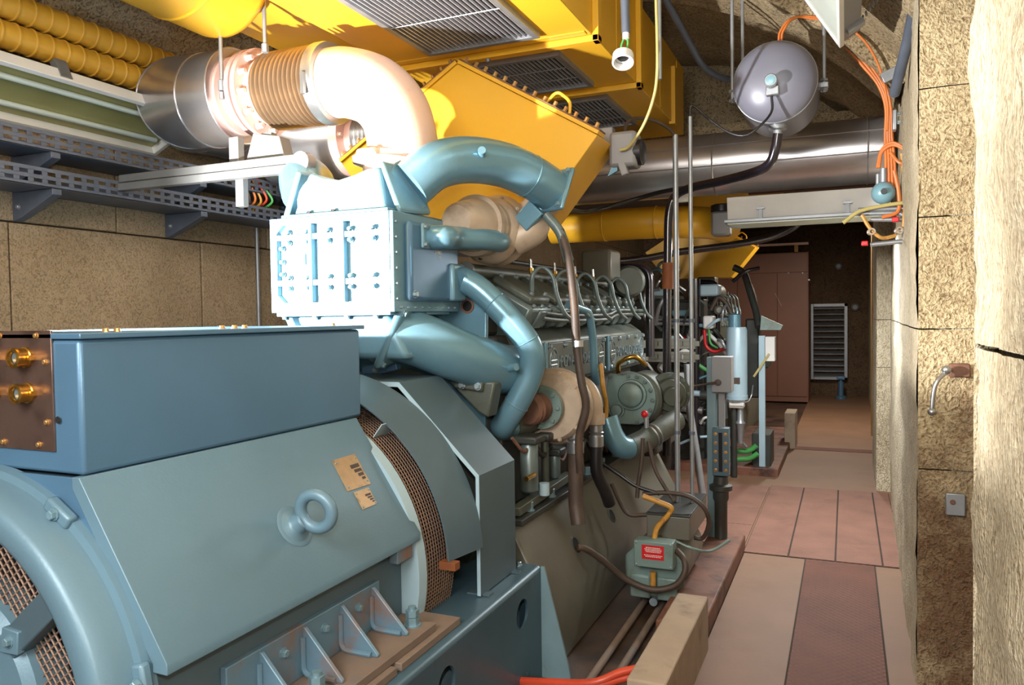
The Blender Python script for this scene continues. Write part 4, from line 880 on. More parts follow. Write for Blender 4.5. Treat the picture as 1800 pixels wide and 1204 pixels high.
# olive engine foot seen between guard and pipe
MB().prism([P(782, 664, y=3.2), P(870, 672, y=3.2), P(858, 735, y=3.2), P(840, 725, y=3.2)], (0, 0.1, 0)).build('engine_foot', M['engine'], en, 0.01)
lk = MB().bar(P(800, 672, y=3.19), P(850, 680, y=3.19), 0.03, 0.05, up=(0, 0, 1)).build('foot_clamp', M['engine'], en, 0.01)
for (px, py) in ((812, 677), (840, 679)): bolt(en, P(px, py, y=3.17), (0, -1, 0), 0.014, M['bolt'])
MB().bar(P(640, 655, y=3.12), P(700, 640, y=3.12), 0.04, 0.05).build('support_bar', M['gen_dark'], en, 0.004)
for (px, py) in ((655, 630), (660, 650)): bolt(en, P(px, py, y=3.1), (0, -1, 0), 0.012, M['bolt'])
def side(s): return (lambda x: XA + s * (x - XA))
for s in (1, -1):
    fx = side(s)
    cc = [(-1.475, 1.21), (-1.475, 1.465), (-1.56, 1.525), (-1.76, 1.555), (-1.76, 1.21)]
    MB().prism([(fx(x), 3.76, z) for x, z in cc], (0, 2.24, 0)).build('cam_case', M['engine'], en, 0.014)
    for k in range(6):
        y = 3.72 + 0.375 * k
        # cylinder head, valve cover, jacket
        tl = V((s * 0.5, 0, 0.866)); ac = V((s * 0.866, 0, -0.5)); yy = V((0, 1, 0))
        c = V((fx(-1.66), y + 0.16, 1.665))
        h = MB().obox(c, (0.165, 0.155, 0.065), (ac, yy, tl)).build('cylinder_head', M['engine_lite'], en, 0.022)
        vc = MB().obox(c + tl * 0.085, (0.135, 0.13, 0.028), (ac, yy, tl)).build('valve_cover', M['engine'], h, 0.02)
        MB().obox(c + ac * 0.168, (0.012, 0.05, 0.055), (ac, yy, tl)).build('head_boss', M['engine_lite'], h, 0.010)
        for (a, e_) in ((0.1, -0.1), (0.1, 0.1), (-0.1, 0.1), (-0.1, -0.1)): bolt(vc, c + tl * 0.113 + ac * a + yy * e_, tl, 0.012, M['bolt'])
        for e_ in (-0.12, 0.0, 0.12): bolt(h, c + tl * 0.066 + ac * 0.15 + yy * e_, tl, 0.011, M['bolt'])
        MB().tube([c - tl * 0.05 + ac * 0.02, c - tl * 0.22 - ac * 0.01], [0.15, 0.135], 24).build('cylinder_jacket', M['engine_lite'], en)
        if s == 1 or k == 0:
            # fuel injection line with its hump
            e0 = c + tl * 0.11 + ac * 0.06
            MB().tube(spl([e0, e0 + V((0.01, -0.01, 0.09)), e0 + V((0.05 * s, 0.03, 0.13)), e0 + V((0.10 * s, 0.05, 0.08)), e0 + V((0.12 * s, 0.06, -0.02)), e0 + V((0.15 * s, 0.10, -0.12)), e0 + V((0.16 * s, 0.22, -0.16))], 5), 0.012, 10).build('injection_line', M['engine_lite'], h)
            MB().cyl(e0 + V((-0.02 * s, 0.06, 0.02)), e0 + V((-0.03 * s, 0.06, 0.18)), 0.009, n=8).build('injector_stem', M['steel'], h)
            MB().cyl(e0 + V((-0.026 * s, 0.06, 0.10)), e0 + V((-0.028 * s, 0.06, 0.13)), 0.014, n=6).build('brass_union', M['brass'], h)
    # rails
    MB().tube([(fx(-1.75), 3.50, 1.835), (fx(-1.75), 5.95, 1.835)], 0.036, 16).build('fuel_rail', M['engine'], en)
    MB().lathe((fx(-1.75), 3.50, 1.835), (0, -1, 0), [(0, 0.042), (0.02, 0.042)], 16).build('rail_cap', M['box_grey'], en)
    MB().tube([(fx(-1.70), 3.55, 1.90), (fx(-1.70), 5.9, 1.90)], 0.014, 10).build('return_line', M['black'], en)
    for dz in (0.0, 0.03): MB().tube(spl([(fx(-1.50), 3.9, 1.585 + dz), (fx(-1.47), 4.2, 1.57 + dz), (fx(-1.47), 5.0, 1.57 + dz), (fx(-1.47), 5.3, 1.60 + dz), (fx(-1.47), 6.0, 1.60 + dz)], 5), 0.012, 8).build('manifold_line', M['engine'], en)
    for (y0, y1) in ((3.80, 4.92), (4.96, 5.98)):
        x0, x1 = sorted((fx(-1.478), fx(-1.455)))
        cv = MB().box((x0, y0, 1.235), (x1, y1, 1.455)).build('side_cover', M['engine'], en, 0.006)
        MB().box((min(fx(-1.46), fx(-1.445)), y0 - 0.005, 1.23), (max(fx(-1.46), fx(-1.445)), y0 + 0.03, 1.46)).build('cover_bar', M['pipe_blue'], cv, 0.003)
        xo = fx(-1.454)
        for k in range(5):
            for z in (1.437, 1.252): bolt(cv, (xo, y0 + 0.07 + (y1 - y0 - 0.12) * k / 4, z), (s, 0, 0), 0.013, M['bolt'])
        if s == 1:
            for yy_ in (y0 + 0.14, y1 - 0.10):
                ov = MB(); pts = [V((xo, yy_ + 0.062 * math.cos(2 * math.pi * k / 28), 1.345 + 0.075 * math.sin(2 * math.pi * k / 28))) for k in range(28)]
                ov.tube(pts, 0.005, 6, closed=True)
                for (ay, az, by, bz) in ((-0.03, 0.045, -0.03, -0.045), (0.03, 0.045, 0.03, -0.045), (0.0, 0.06, 0.0, -0.06), (-0.045, 0.012, 0.045, 0.012), (-0.045, -0.012, 0.045, -0.012)):
                    ov.tube([V((xo, yy_ + ay, 1.345 + az)), V((xo, yy_ + by, 1.345 + bz))], 0.0045, 6)
                ov.build('emblem', M['bolt'], cv)
            text('POYAUD DIESEL', (xo, y0 + 0.235, 1.312), 0.094, (0, 1, 0), (0, 0, 1), M['bolt'], cv, 0.006)
# valley covers, governor box at the far end
MB().box((-2.4, 3.6, 1.5), (-1.7, 5.9, 1.78)).build('valley_cover', M['engine_dark'], en, 0.02)
q = P(1060, 465, x=-1.62); gv = MB().box((q.x - 0.12, q.y - 0.15, q.z - 0.12), (q.x + 0.10, q.y + 0.12, q.z + 0.10)).build('governor', M['sump'], en, 0.02)
MB().lathe((q.x + 0.14, q.y + 0.2, q.z - 0.12), (0.3, -1, 0), [(-0.16, 0.11), (0.0, 0.12), (0.03, 0.10), (0.03, 0.02)], 24).build('governor_drum', M['engine'], en)
MB().tube(fil([(q.x + 0.2, q.y + 0.6, q.z - 0.7), (q.x + 0.2, q.y + 0.6, q.z), (q.x - 0.1, q.y + 0.6, q.z + 0.02)], 0.1), 0.035, 14).build('vent_pipe', M['black_gloss'], en)
# long hanging hose and thin water pipe in front of the covers
MB().tube(spl([P(985, 405, y=3.62), P(1000, 460, y=3.60), P(1010, 540, y=3.58), P(1014, 610, y=3.58), P(1022, 670, y=3.58), P(1030, 715, y=3.6), P(1018, 770, y=3.62), P(1020, 830, y=3.66)], 6), 0.021, 12).build('drain_hose', M['rubber'], en)
q = P(1016, 604, y=3.57); MB().cyl(q + V((0, 0, -0.015)), q + V((0, 0, 0.015)), 0.026).build('hose_clip', M['steel'], en)
MB().tube(fil([P(1000, 535, x=-1.44), P(1036, 548, x=-1.40), P(1043, 600, x=-1.40), P(1045, 655, x=-1.40), P(1048, 672, x=-1.42)], 0.06), 0.024, 14).build('cooling_pipe', M['pipe_blue'], en)
MB().tube(spl([P(1056, 640, x=-1.36), P(1060, 680, x=-1.34), P(1066, 720, x=-1.34), P(1058, 770, x=-1.34)], 6), 0.014, 10).build('ochre_cable', M['ochre'], en)
# raw water pump
pc = P(972, 712, y=3.78)
pump = MB().lathe((pc.x, 3.72, pc.z), (0, 1, 0), [(0, 0.10), (0.0, 0.17), (0.03, 0.19), (0.10, 0.19), (0.13, 0.17), (0.22, 0.15)], 36).build('water_pump', M['beige'], en, ang=40)
MB().torus((pc.x, 3.82, pc.z - 0.01), (0, 1, 0), 0.13, 0.075, 32, 14).build('pump_volute', M['beige'], pump, ang=80)
MB().lathe((pc.x - 0.02, 3.66, pc.z), (0, 1, 0), [(0, 0.075), (0, 0.11), (0.035, 0.11), (0.06, 0.10)], 28).build('inlet_flange', M['gearcase'], pump)
for k in range(8):
    t = 2 * math.pi * k / 8; bolt(pump, (pc.x - 0.02 + 0.092 * math.cos(t), 3.66, pc.z + 0.092 * math.sin(t)), (0, -1, 0), 0.012, M['gearcase'])
for k in range(10):
    t = 2 * math.pi * k / 10; bolt(pump, (pc.x + 0.178 * math.cos(t), 3.725, pc.z + 0.178 * math.sin(t)), (0, -1, 0), 0.009, M['beige'])
MB().lathe((pc.x - 0.05, 3.54, pc.z), (0.2, 1, 0), [(0, 0.072), (0.02, 0.082), (0.035, 0.072), (0.05, 0.082), (0.065, 0.072), (0.12, 0.074)], 24).build('rubber_coupling', M['rusty'], pump)
for (pts, nm, hm) in (([P(985, 672, y=3.86), P(1003, 690, y=3.82), P(1010, 720, y=3.80), P(1011, 745, y=3.80)], 'a', 'rubber'), ([P(1015, 668, y=4.0), P(1035, 682, y=3.98), P(1046, 705, y=3.96), P(1048, 735, y=3.96)], 'b', 'black')):
    el_ = MB().tube(spl(pts, 6), 0.045 if nm == 'a' else 0.038, 18).build('pump_elbow', M['beige'], pump, ang=60)
    e_ = pts[-1]; dn = V((0, 0, -1)); r = 0.05 if nm == 'a' else 0.043
    MB().lathe(e_ + V((0, 0, 0.025)), dn, [(0, r * 0.9), (0, r * 1.1), (0.055, r * 1.1), (0.06, r * 0.9)], 20).build('elbow_collar', M['beige'], el_)
    MB().lathe(e_, dn, [(0.035, r * 0.8), (0.07, r * 0.8), (0.075, r * 0.95), (0.09, r * 0.75), (0.095, r * 0.9), (0.15, r * 0.9), (0.155, r * 0.7)], 20).build('crimp_ferrule', M['steel'], el_)
    hp = [e_ + V((0, 0, -0.13)), e_ + V((0, 0, -0.3)), e_ + V((0.0, 0.0, -0.42)), e_ + V((0.02, -0.02, -0.52))] if nm == 'a' else [e_ + V((0, 0, -0.13)), e_ + V((0, 0, -0.28)), e_ + V((0.03, 0.05, -0.40)), e_ + V((0.04, 0.1, -0.48))]
    MB().tube(spl(hp, 6), r * 0.78, 16).build('pump_hose', M[hm], el_)
# gear case cover facing forward
gc = P(1105, 702, y=4.75)
pts = []
for k in range(24):
    t = R_(-75 + k * 190 / 23); pts.append(V((gc.x + 0.02 + 0.15 * math.cos(t), 4.75, gc.z + 0.165 * math.sin(t))))
pts += [V((gc.x - 0.13, 4.75, gc.z + 0.16)), V((gc.x - 0.15, 4.75, gc.z + 0.02)), V((gc.x - 0.09, 4.75, gc.z - 0.16))]
gear = MB().prism(pts, (0, 0.04, 0)).build('gear_cover', M['gearcase'], en, 0.006)
MB().prism([V((gc.x, 0, gc.z)) + (p - V((gc.x, 0, gc.z))) * 1.0 + V((0.03, 0.03, 0)) for p in pts], (0, 0.28, 0)).build('gear_case', M['engine'], en, 0.02)
MB().lathe((gc.x + 0.02, 4.75, gc.z + 0.03), (0, -1, 0), [(0, 0.098), (0.022, 0.095), (0.024, 0.09), (0.024, 0.084), (0.006, 0.083), (0.006, 0.076), (0.030, 0.074), (0.036, 0.066), (0.036, 0.0)], 32).build('gear_cap', M['gearcase'], gear, ang=40)
MB().lathe((gc.x - 0.075, 4.75, gc.z - 0.07), (0, -1, 0), [(0, 0.052), (0.018, 0.05), (0.018, 0.042), (0.004, 0.041), (0.004, 0.036), (0.024, 0.034), (0.026, 0.0)], 24).build('gear_cap', M['gearcase'], gear)
for k in range(0, 27, 3): bolt(gear, V((gc.x, 4.75, gc.z)) + (pts[k] - V((gc.x, 4.75, gc.z))) * 0.9, (0, -1, 0), 0.012, M['engine_lite'])
ad_ = MB().lathe((gc.x + 0.17, 5.02, gc.z + 0.03), (0.5, -1, -0.1), [(0, 0.12), (0.08, 0.125), (0.085, 0.14), (0.11, 0.14), (0.115, 0.11), (0.15, 0.10), (0.155, 0.06), (0.20, 0.055), (0.20, 0.0)], 28).build('auxiliary_drive', M['engine'], en, ang=30)
for k in range(8):
    t = 2 * math.pi * k / 8; u9, v9, d9 = frame((0.5, -1, -0.1)); bolt(ad_, V((gc.x + 0.17, 5.02, gc.z + 0.03)) + d9 * 0.112 + (u9 * math.cos(t) + v9 * math.sin(t)) * 0.125, d9, 0.011, M['engine_lite'])
MB().tube(spl([(gc.x + 0.05, 5.0, gc.z + 0.2), (gc.x + 0.0, 4.9, gc.z + 0.26), (gc.x - 0.1, 4.9, gc.z + 0.22), (gc.x - 0.12, 4.95, gc.z + 0.14)], 5), 0.016, 10).build('oil_feed', M['brass'], en)
# lower cooling pipe
lpth = spl([P(1066, 735, y=4.35), P(1078, 768, y=4.35), P(1097, 787, y=4.38), P(1125, 778, y=4.5), P(1160, 757, y=4.65), P(1188, 738, y=4.8)], 6)
lw = MB().tube(lpth[:15], 0.066, 20).build('lower_pipe', M['pipe_blue'], en, ang=60)
MB().tube(lpth[14:], 0.068, 20).build('pipe_hose', M['engine'], lw, ang=60)
for i in (21, 22): MB().torus(lpth[i], lpth[i + 1] - lpth[i], 0.07, 0.006, 24, 6).build('hose_clamp', M['steel'], lw)
q = lpth[20]; MB().cyl(q + V((0, 0, 0.06)), q + V((0, 0, 0.13)), 0.014).build('drain_cock', M['zinc'], lw); MB().ball(q + V((-0.01, 0, 0.15)), 0.022, 12).build('red_knob', M['red'], lw)
# clutter low on the block: filters, brackets, lines
for k, (px, r, h_) in enumerate(((930, 0.045, 0.24), (958, 0.02, 0.22), (975, 0.03, 0.12), (1085, 0.05, 0.2), (1118, 0.06, 0.22))):
    q = P(px, 800, x=-1.42); f_ = MB().lathe((q.x, q.y, 0.74), (0, 0, 1), [(0, r * 0.8), (0.01, r), (h_, r), (h_ + 0.02, r * 0.7)], 18).build('filter_bowl', M['engine' if k % 2 else 'engine_lite'], en)
    MB().box((q.x - r - 0.02, q.y - r - 0.02, 0.74 + h_), (q.x + r + 0.02, q.y + r + 0.02, 0.78 + h_)).build('filter_head', M['engine_dark'], f_, 0.01)
for k in range(7):
    a = P(900 + 35 * k, 770 + 9 * (k % 3), x=-1.43); MB().tube(spl([a, a + V((0.02, 0.1, -0.08)), a + V((0.0, 0.25, -0.05)), a + V((-0.02, 0.4, -0.12))], 5), 0.008 + 0.003 * (k % 2), 8).build('oil_line', M['engine_dark' if k % 2 else 'rusty'], en)
MB().bar(P(905, 900, x=-1.40), P(1000, 835, x=-1.40), 0.05, 0.04).build('rail_bar', M['engine'], en, 0.004)
q = P(925, 842, x=-1.38); MB().tube([q, q + V((0, 0.10, 0))], 0.013, 8).build('brass_tap', M['brass'], en)
q = P(957, 870, x=-1.36); MB().cyl(q, q + V((0, 0, 0.06)), 0.026, n=10).build('hydraulic_cap', M['pale_blue'], en)
MB().box((-1.52, 5.0, 0.66), (-1.15, 5.9, 0.98)).build('rear_casing', M['engine_dark'], en, 0.02)

# ================================================================== SECOND ENGINE (mirrored set further down the tunnel)
en2 = copy_tree(en); en2.location = (XA, 15.6 - 4.6, -0.02); en2.scale = (1, -1, 1)
en2['label'] = 'second diesel engine further down the tunnel, half hidden by pipes'
def prune(o):
    for ch in list(o.children):
        if ch.name.split('.')[0] in ('lettering', 'emblem'): bpy.data.objects.remove(ch)
        else: prune(ch)
prune(en2)
hd2 = copy_tree(hd); hd2.location = (XA, 15.6 - 4.3, 1.95); hd2.scale = (1, -1, 1); hd2['label'] = 'further yellow intake hood above the second engine'

def pipe_thing(name, label, cat, pts, r, mt, n=12, group=None, smooth=None):
    pts = [V(p) for p in pts]; lo = min(p.z for p in pts)
    b_ = MB().tube(pts, r, n); o = b_.build(name, mt, ang=60); return tag(o, label, cat, group)

# ------------------------------------------------------------------ transverse stainless duct
sd = thing('stainless_duct', 'stainless clad duct crossing the passage below the end of the yellow duct', 'duct', (-0.8, 6.0, 2.48))
MB().lathe((-3.0, 6.0, 2.72), (1, 0, 0), [(0, 0.02), (0, 0.228), (3.28, 0.228), (3.28, 0.02)], 48).build('cladding', M['stainless'], sd, ang=40)
for px in (1252, 1526): MB().torus((P(px, 280, y=5.8).x, 6.0, 2.72), (1, 0, 0), 0.229, 0.006, 48, 6).build('swaged_seam', M['stainless'], sd)
for dz, dy in ((0.10, -0.21), (-0.05, -0.226)): MB().tube([(-3.0, 6.0 + dy, 2.72 + dz), (0.28, 6.0 + dy, 2.72 + dz)], 0.004, 6).build('lap_seam', M['stainless'], sd)
q = P(1195, 345, y=5.75); MB().box((q.x - 0.05, 5.75, q.z - 0.04), (q.x + 0.06, 5.80, q.z + 0.03)).build('terminal_clip', M['white'], sd, 0.004)
bp2 = MB().tube([P(1316, 330, y=6.1), (0.28, 6.1, P(1316, 330, y=6.1).z)], 0.055, 20).build('brown_pipe', M['brown_cab'], ang=50)
tag(bp2, 'brown painted pipe running under the stainless duct', 'pipe')
# white fluorescent fitting across the passage
zz = P(1400, 368, y=6.0).z
lf = thing('fluorescent_lamp', 'white fluorescent fitting hung across the passage under the brown pipe', 'lamp', (-0.3, 6.0, zz - 0.1))
MB().prism([(-0.80, 5.855, zz + 0.10), (-0.80, 5.885, zz - 0.06), (-0.80, 6.22, zz - 0.06), (-0.80, 6.16, zz + 0.10)], (1.08, 0, 0)).build('housing', M['lamp_white'], lf, 0.004)
MB().box((-0.82, 5.85, zz - 0.085), (0.28, 6.23, zz - 0.062)).build('rim', M['zinc'], lf, 0.003)
MB().box((-0.80, 5.88, zz - 0.095), (0.26, 6.20, zz - 0.085)).build('diffuser', M['lamp_tube'], lf)
for px in (1337, 1490):
    q = P(px, 365, y=5.86); MB().bar((q.x, 5.87, zz - 0.08), (q.x, 5.855, zz + 0.02), 0.025, 0.012).build('clip', M['zinc'], lf); MB().box((q.x - 0.03, 5.84, zz + 0.0), (q.x + 0.03, 5.865, zz + 0.012)).build('clip_bar', M['zinc'], lf)
# yellow cross pipe behind the hood
yp = thing('yellow_pipe', 'thick yellow pipe behind the hood ending in an elbow beside the thin rods', 'pipe', (-1.5, 6.5, 2.1))
a = P(1035, 398, y=6.5); c = P(1165, 390, y=6.5); zc = (a.z + c.z) / 2
MB().tube(fil([(-2.4, 6.5, zc), (c.x, 6.5, zc), (c.x + 0.35, 6.75, zc), (c.x + 0.42, 7.2, zc)], 0.2), 0.135, 28).build('pipe_run', M['yellow'], yp, ang=60)
for x in (a.x + 0.15, c.x - 0.05): MB().torus((x, 6.5, zc), (1, 0, 0), 0.135, 0.006, 28, 6).build('pipe_seam', M['yellow'], yp)
q = P(1270, 390, y=6.6); MB().box((q.x - 0.08, 6.5, q.z - 0.12), (q.x + 0.07, 6.65, q.z + 0.08)).build('valve_head', M['box_grey'], yp, 0.02); MB().lathe((q.x, 6.57, q.z + 0.08), (0, 0, 1), [(0, 0.09), (0.05, 0.09), (0.06, 0.07)], 20).build('valve_cap', M['black'], yp)

yd2 = thing('far_duct', 'short lit yellow duct above the second engine beyond the lamp', 'duct', (-0.9, 8.6, 2.45))
MB().box((-1.5, 8.4, 2.62), (-0.62, 9.0, 3.2)).build('duct_section', M['yellow'], yd2, 0.004)
MB().box((-1.52, 8.36, 2.58), (-0.60, 8.42, 2.64)).build('duct_flange', M['yellow'], yd2, 0.003)
grille(yd2, -1.35, -0.95, 8.5, 8.9, 2.62, 12)

# ------------------------------------------------------------------ expansion tank
tk = thing('expansion_tank', 'grey domed expansion tank hanging under the vault on rods', 'tank', (-0.38, 4.75, 2.6))
tx, tz = P(1359, 136, y=4.55).x, P(1359, 136, y=4.55).z
MB().lathe((tx, 4.62, tz), (0, 1, 0), [(-0.085, 0.001), (-0.082, 0.05), (-0.07, 0.11), (-0.045, 0.17), (-0.015, 0.203), (0.01, 0.222), (0.03, 0.226)], 48, caps=False).build('front_dome', M['tank'], tk, ang=60)
MB().lathe((tx, 4.65, tz), (0, 1, 0), [(0, 0.226), (0.42, 0.226), (0.46, 0.195), (0.49, 0.12), (0.50, 0.001)], 48, caps=False).build('shell', M['tank'], tk, ang=60)
MB().torus((tx, 4.65, tz), (0, 1, 0), 0.226, 0.005, 48, 6).build('weld_seam', M['zinc'], tk)
q = V((tx - 0.005, 4.54, tz - 0.04))
gau = MB().lathe(q, (0, -1, 0), [(0, 0.03), (0.05, 0.03), (0.055, 0.036), (0.085, 0.036), (0.09, 0.03)], 24).build('level_sensor', M['zinc'], tk)
MB().lathe(q, (0, -1, 0), [(0.0905, 0.026), (0.093, 0.02)], 20).build('sensor_face', M['ltblue'], gau)
MB().box((q.x - 0.03, q.y - 0.05, q.z - 0.07), (q.x + 0.04, q.y - 0.01, q.z - 0.02)).build('sensor_body', M['zinc'], tk, 0.006)
MB().lathe((tx + 0.01, 4.8, tz + 0.218), (0, 0, 1), [(0, 0.03), (0.03, 0.03), (0.035, 0.022), (0.05, 0.02)], 16).build('top_nipple', M['tank'], tk)
MB().lathe((tx + 0.01, 4.74, tz - 0.218), (0, 0, -1), [(0, 0.05), (0.03, 0.05), (0.035, 0.025), (0.07, 0.025)], 16).build('bottom_flange', M['zinc'], tk)
for (sx, px) in ((-1, 1282), (1, 1441)):
    MB().box((tx + sx * 0.228 - 0.02, 4.80, tz - 0.02), (tx + sx * 0.228 + 0.03 * sx + 0.02, 4.86, tz + 0.01)).build('lug', M['zinc'], tk, 0.003)
    MB().cyl((tx + sx * 0.255, 4.83, tz - 0.04), (tx + sx * 0.255, 4.83, arc(tx + sx * 0.255) - 0.06), 0.011, n=10).build('hanger_rod', M['zinc'], tk)
    for dz in (-0.035, 0.02): MB().cyl((tx + sx * 0.255, 4.83, tz + dz), (tx + sx * 0.255, 4.83, tz + dz + 0.014), 0.022, n=6).build('nut', M['zinc'], tk)
MB().cyl((tx - 0.215, 5.0, tz + 0.1), (tx - 0.215, 5.0, arc(tx - 0.21) - 0.1), 0.010, n=8).build('hanger_rod', M['zinc'], tk)
for k, dx in enumerate((0.0, 0.016)):
    pts = [(tx + 0.01 + dx, 4.8, tz + 0.26), (tx + 0.02 + dx, 4.8, tz + 0.33), (tx + 0.08 + dx, 4.82, tz + 0.40), (tx + 0.2, 4.85, tz + 0.40 - 0.01 * k), (tx + 0.34, 4.85, tz + 0.34), (tx + 0.46, 4.82, tz + 0.22), (tx + 0.54, 4.8, tz + 0.05), (tx + 0.58, 4.8, tz - 0.15), (tx + 0.58, 4.8, tz - 0.30)]
    pipe_thing('orange_cable', ('upper' if k == 0 else 'lower') + ' orange cable arching from the tank top to the right wall', 'cable', spl(pts, 6), 0.007, M['orange'], 8, 'orange cables at the tank')
hp = spl([(tx + 0.01, 4.74, tz - 0.27), P(1363, 262, y=4.75), P(1352, 288, y=4.78), P(1325, 303, y=4.85), P(1270, 318, y=4.95), P(1215, 330, y=5.05), P(1187, 345, y=5.1), P(1176, 375, y=5.1), P(1174, 440, y=5.1), P(1173, 520, y=5.1), P(1172, 690, y=5.1), P(1172, 800, y=5.1)], 6)
hs = thing('tank_hose', 'glossy black hose sagging from the tank then dropping beside the thin rods', 'hose', (hp[-1].x, 5.1, 0.5))
MB().tube(hp, 0.028, 16).build('hose', M['black_gloss'], hs, ang=60)
q0 = P(1175, 462, y=5.1); q1 = P(1174, 508, y=5.1); MB().cyl(q0, q1, 0.04).build('rusty_sleeve', M['rust_bracket'], hs)
sc = spl([q + V((0, -0.03, -0.07)), q + V((0.0, -0.04, -0.16)), P(1335, 222, y=4.45), P(1310, 238, y=4.45), P(1280, 232, y=4.47), P(1245, 208, y=4.5), P(1222, 188, y=4.5), P(1214, 188, y=4.5), P(1213, 205, y=4.5)], 6)
pipe_thing('sensor_cable', 'thin dark cable looping from the tank sensor to the right-hand thin rod', 'cable', sc, 0.007, M['black'], 8)

# ------------------------------------------------------------------ thin upright conduits
ctop = [(1187, 237), (1213, 205)]
for k, (px, py) in enumerate(ctop):
    t = P(px, py, y=4.5); bz = P(px + 6, 905, y=4.5).z
    cdt = thing('conduit', ('left' if k == 0 else 'right') + ' one of two thin upright steel conduits in front of the second engine', 'conduit', (t.x, 4.5, bz))
    MB().cyl((t.x, 4.5, bz), (t.x, 4.5, t.z), 0.0155 if k == 0 else 0.012, n=14).build('tube', M['zinc'], cdt)
    for zq in (0.9, 1.55): MB().cyl((t.x, 4.5, zq), (t.x, 4.5, zq + 0.02), 0.018, n=12).build('clip', M['tray'], cdt)
ac_ = spl([P(1187, 240, y=4.5), P(1175, 226, y=4.46), P(1150, 212, y=4.4), P(1120, 208, y=4.3), P(1103, 215, y=4.2), P(1098, 232, y=4.14)], 6)
pipe_thing('actuator_cable', 'dark green cable arching from the left thin rod to the hood actuator', 'cable', ac_, 0.009, M['rubber'], 8)
# dangling detector socket and cable in front of the duct
dt = thing('detector_socket', 'white ring shaped detector socket dangling below a grey conduit under the yellow duct', 'detector', (P(1095, 105, y=3.8).x, 3.8, P(1095, 115, y=3.8).z))
q = P(1095, 105, y=3.8)
MB().lathe(q, (0.1, -0.5, -1), [(-0.03, 0.035), (-0.03, 0.052), (0.02, 0.054), (0.022, 0.046), (-0.015, 0.044)], 28, caps=False).build('ring', M['white'], dt, ang=40)
MB().lathe(q, (0.1, -0.5, -1), [(-0.03, 0.05), (-0.018, 0.045)], 24).build('back', M['white'], dt)
MB().lathe(q, (0.1, -0.5, -1), [(-0.017, 0.03), (-0.012, 0.026)], 16).build('contacts', M['black'], dt)
ct = P(1100, 58, y=3.8)
MB().cyl(ct, (ct.x - 0.02, ct.y, arc(ct.x - 0.02) + 0.01), 0.021, n=14).build('conduit_drop', M['tray'], dt); MB().cyl(ct + V((0, 0, 0.0)), ct + V((0, 0, -0.03)), 0.017, n=12).build('gland', M['white'], dt)
for dx in (-0.008, 0.008): MB().tube(spl([ct + V((dx, 0, -0.02)), (ct + q) / 2 + V((dx * 2, 0, 0)), q + V((0, 0, 0.03))], 5), 0.005, 8).build('lead', M['green'], dt)
c9 = P(1153, -20, y=3.9); hc = spl([V((c9.x, 3.9, arc(c9.x) + 0.01)), c9, P(1155, 60, y=3.9), P(1155, 130, y=3.92), P(1148, 175, y=3.95), P(1130, 222, y=4.0), P(1105, 258, y=4.05), P(1090, 264, y=4.06)], 6)
pipe_thing('hanging_cable', 'olive cable hanging from the vault down to the hood actuator', 'cable', hc, 0.008, M['olive_cable'], 8)
hr = P(1158, -20, y=3.95); pipe_thing('ceiling_rod', 'thin galvanised rod beside the olive hanging cable', 'rod', [(hr.x, 3.95, arc(hr.x) - 0.02), (hr.x, 3.95, P(1156, 140, y=3.95).z)], 0.012, M['zinc'])
c9 = P(1165, -10, y=4.9); cp = [V((c9.x - 0.05, 4.6, arc(c9.x - 0.05) + 0.01)), c9, P(1235, 118, y=5.4), P(1262, 135, y=5.6), P(1290, 142, y=5.8)]
pipe_thing('ceiling_conduit', 'grey conduit crossing the vault to the left of the tank', 'conduit', fil(cp, 0.1), 0.022, M['tray'], 12)

# ------------------------------------------------------------------ black hoses to the second engine
pipe_thing('black_hose', 'long black hose running level from the engine toward the lamp end', 'hose', spl([P(1060, 462, y=6.4), P(1130, 455, y=6.5), P(1200, 442, y=6.6), P(1290, 430, y=6.7), P(1360, 415, y=6.8), P(1400, 395, y=6.8), P(1413, 372, y=6.8), P(1415, 345, y=6.8)], 6), 0.03, M['black_gloss'], 14)
pipe_thing('black_cable', 'thin black cable crossing low over the stainless duct behind the hood', 'cable', spl([(-1.45, 4.19, 2.2), P(1035, 372, y=5.3), P(1100, 355, y=5.6), P(1160, 338, y=5.6), P(1215, 328, y=5.5)], 6), 0.016, M['black'], 10)

# ------------------------------------------------------------------ post with boxes in front of second engine
py_ = 5.25
pf0 = P(1250, 640, y=py_)
po = thing('instrument_post', 'grey-blue steel post with a grey switch box and gauge strip beside the passage', 'post', (pf0.x, py_, 0.01))
MB().box((pf0.x - 0.03, py_, 0.01), (pf0.x + 0.03, py_ + 0.06, P(1250, 628, y=py_).z)).build('post', M['post'], po, 0.003)
MB().box((pf0.x - 0.08, py_ - 0.05, 0.006), (pf0.x + 0.08, py_ + 0.11, 0.02)).build('foot_plate', M['post'], po, 0.002)
a = P(1251, 627, y=py_ - 0.03); c = P(1286, 690, y=py_ - 0.03)
sw = MB().box((a.x, py_ - 0.05, c.z), (c.x, py_ + 0.09, a.z)).build('switch_box', M['box_grey'], po, 0.004)
q = P(1262, 672, y=py_ - 0.055); MB().lathe(q, (0, -1, 0), [(0, 0.021), (0.012, 0.021), (0.014, 0.01)], 18).build('gland', M['rubber'], sw)
MB().tube(spl([q, q + V((-0.08, -0.05, -0.01)), q + V((-0.25, -0.05, -0.04)), q + V((-0.5, 0.1, -0.05))], 5), 0.008, 8).build('lead', M['rubber'], sw)
a = P(1252, 752, y=py_ - 0.03); c = P(1281, 838, y=py_ - 0.03)
gs = MB().box((a.x, py_ - 0.03, c.z), (c.x, py_ + 0.05, a.z)).build('gauge_strip', M['guard'], po, 0.004)
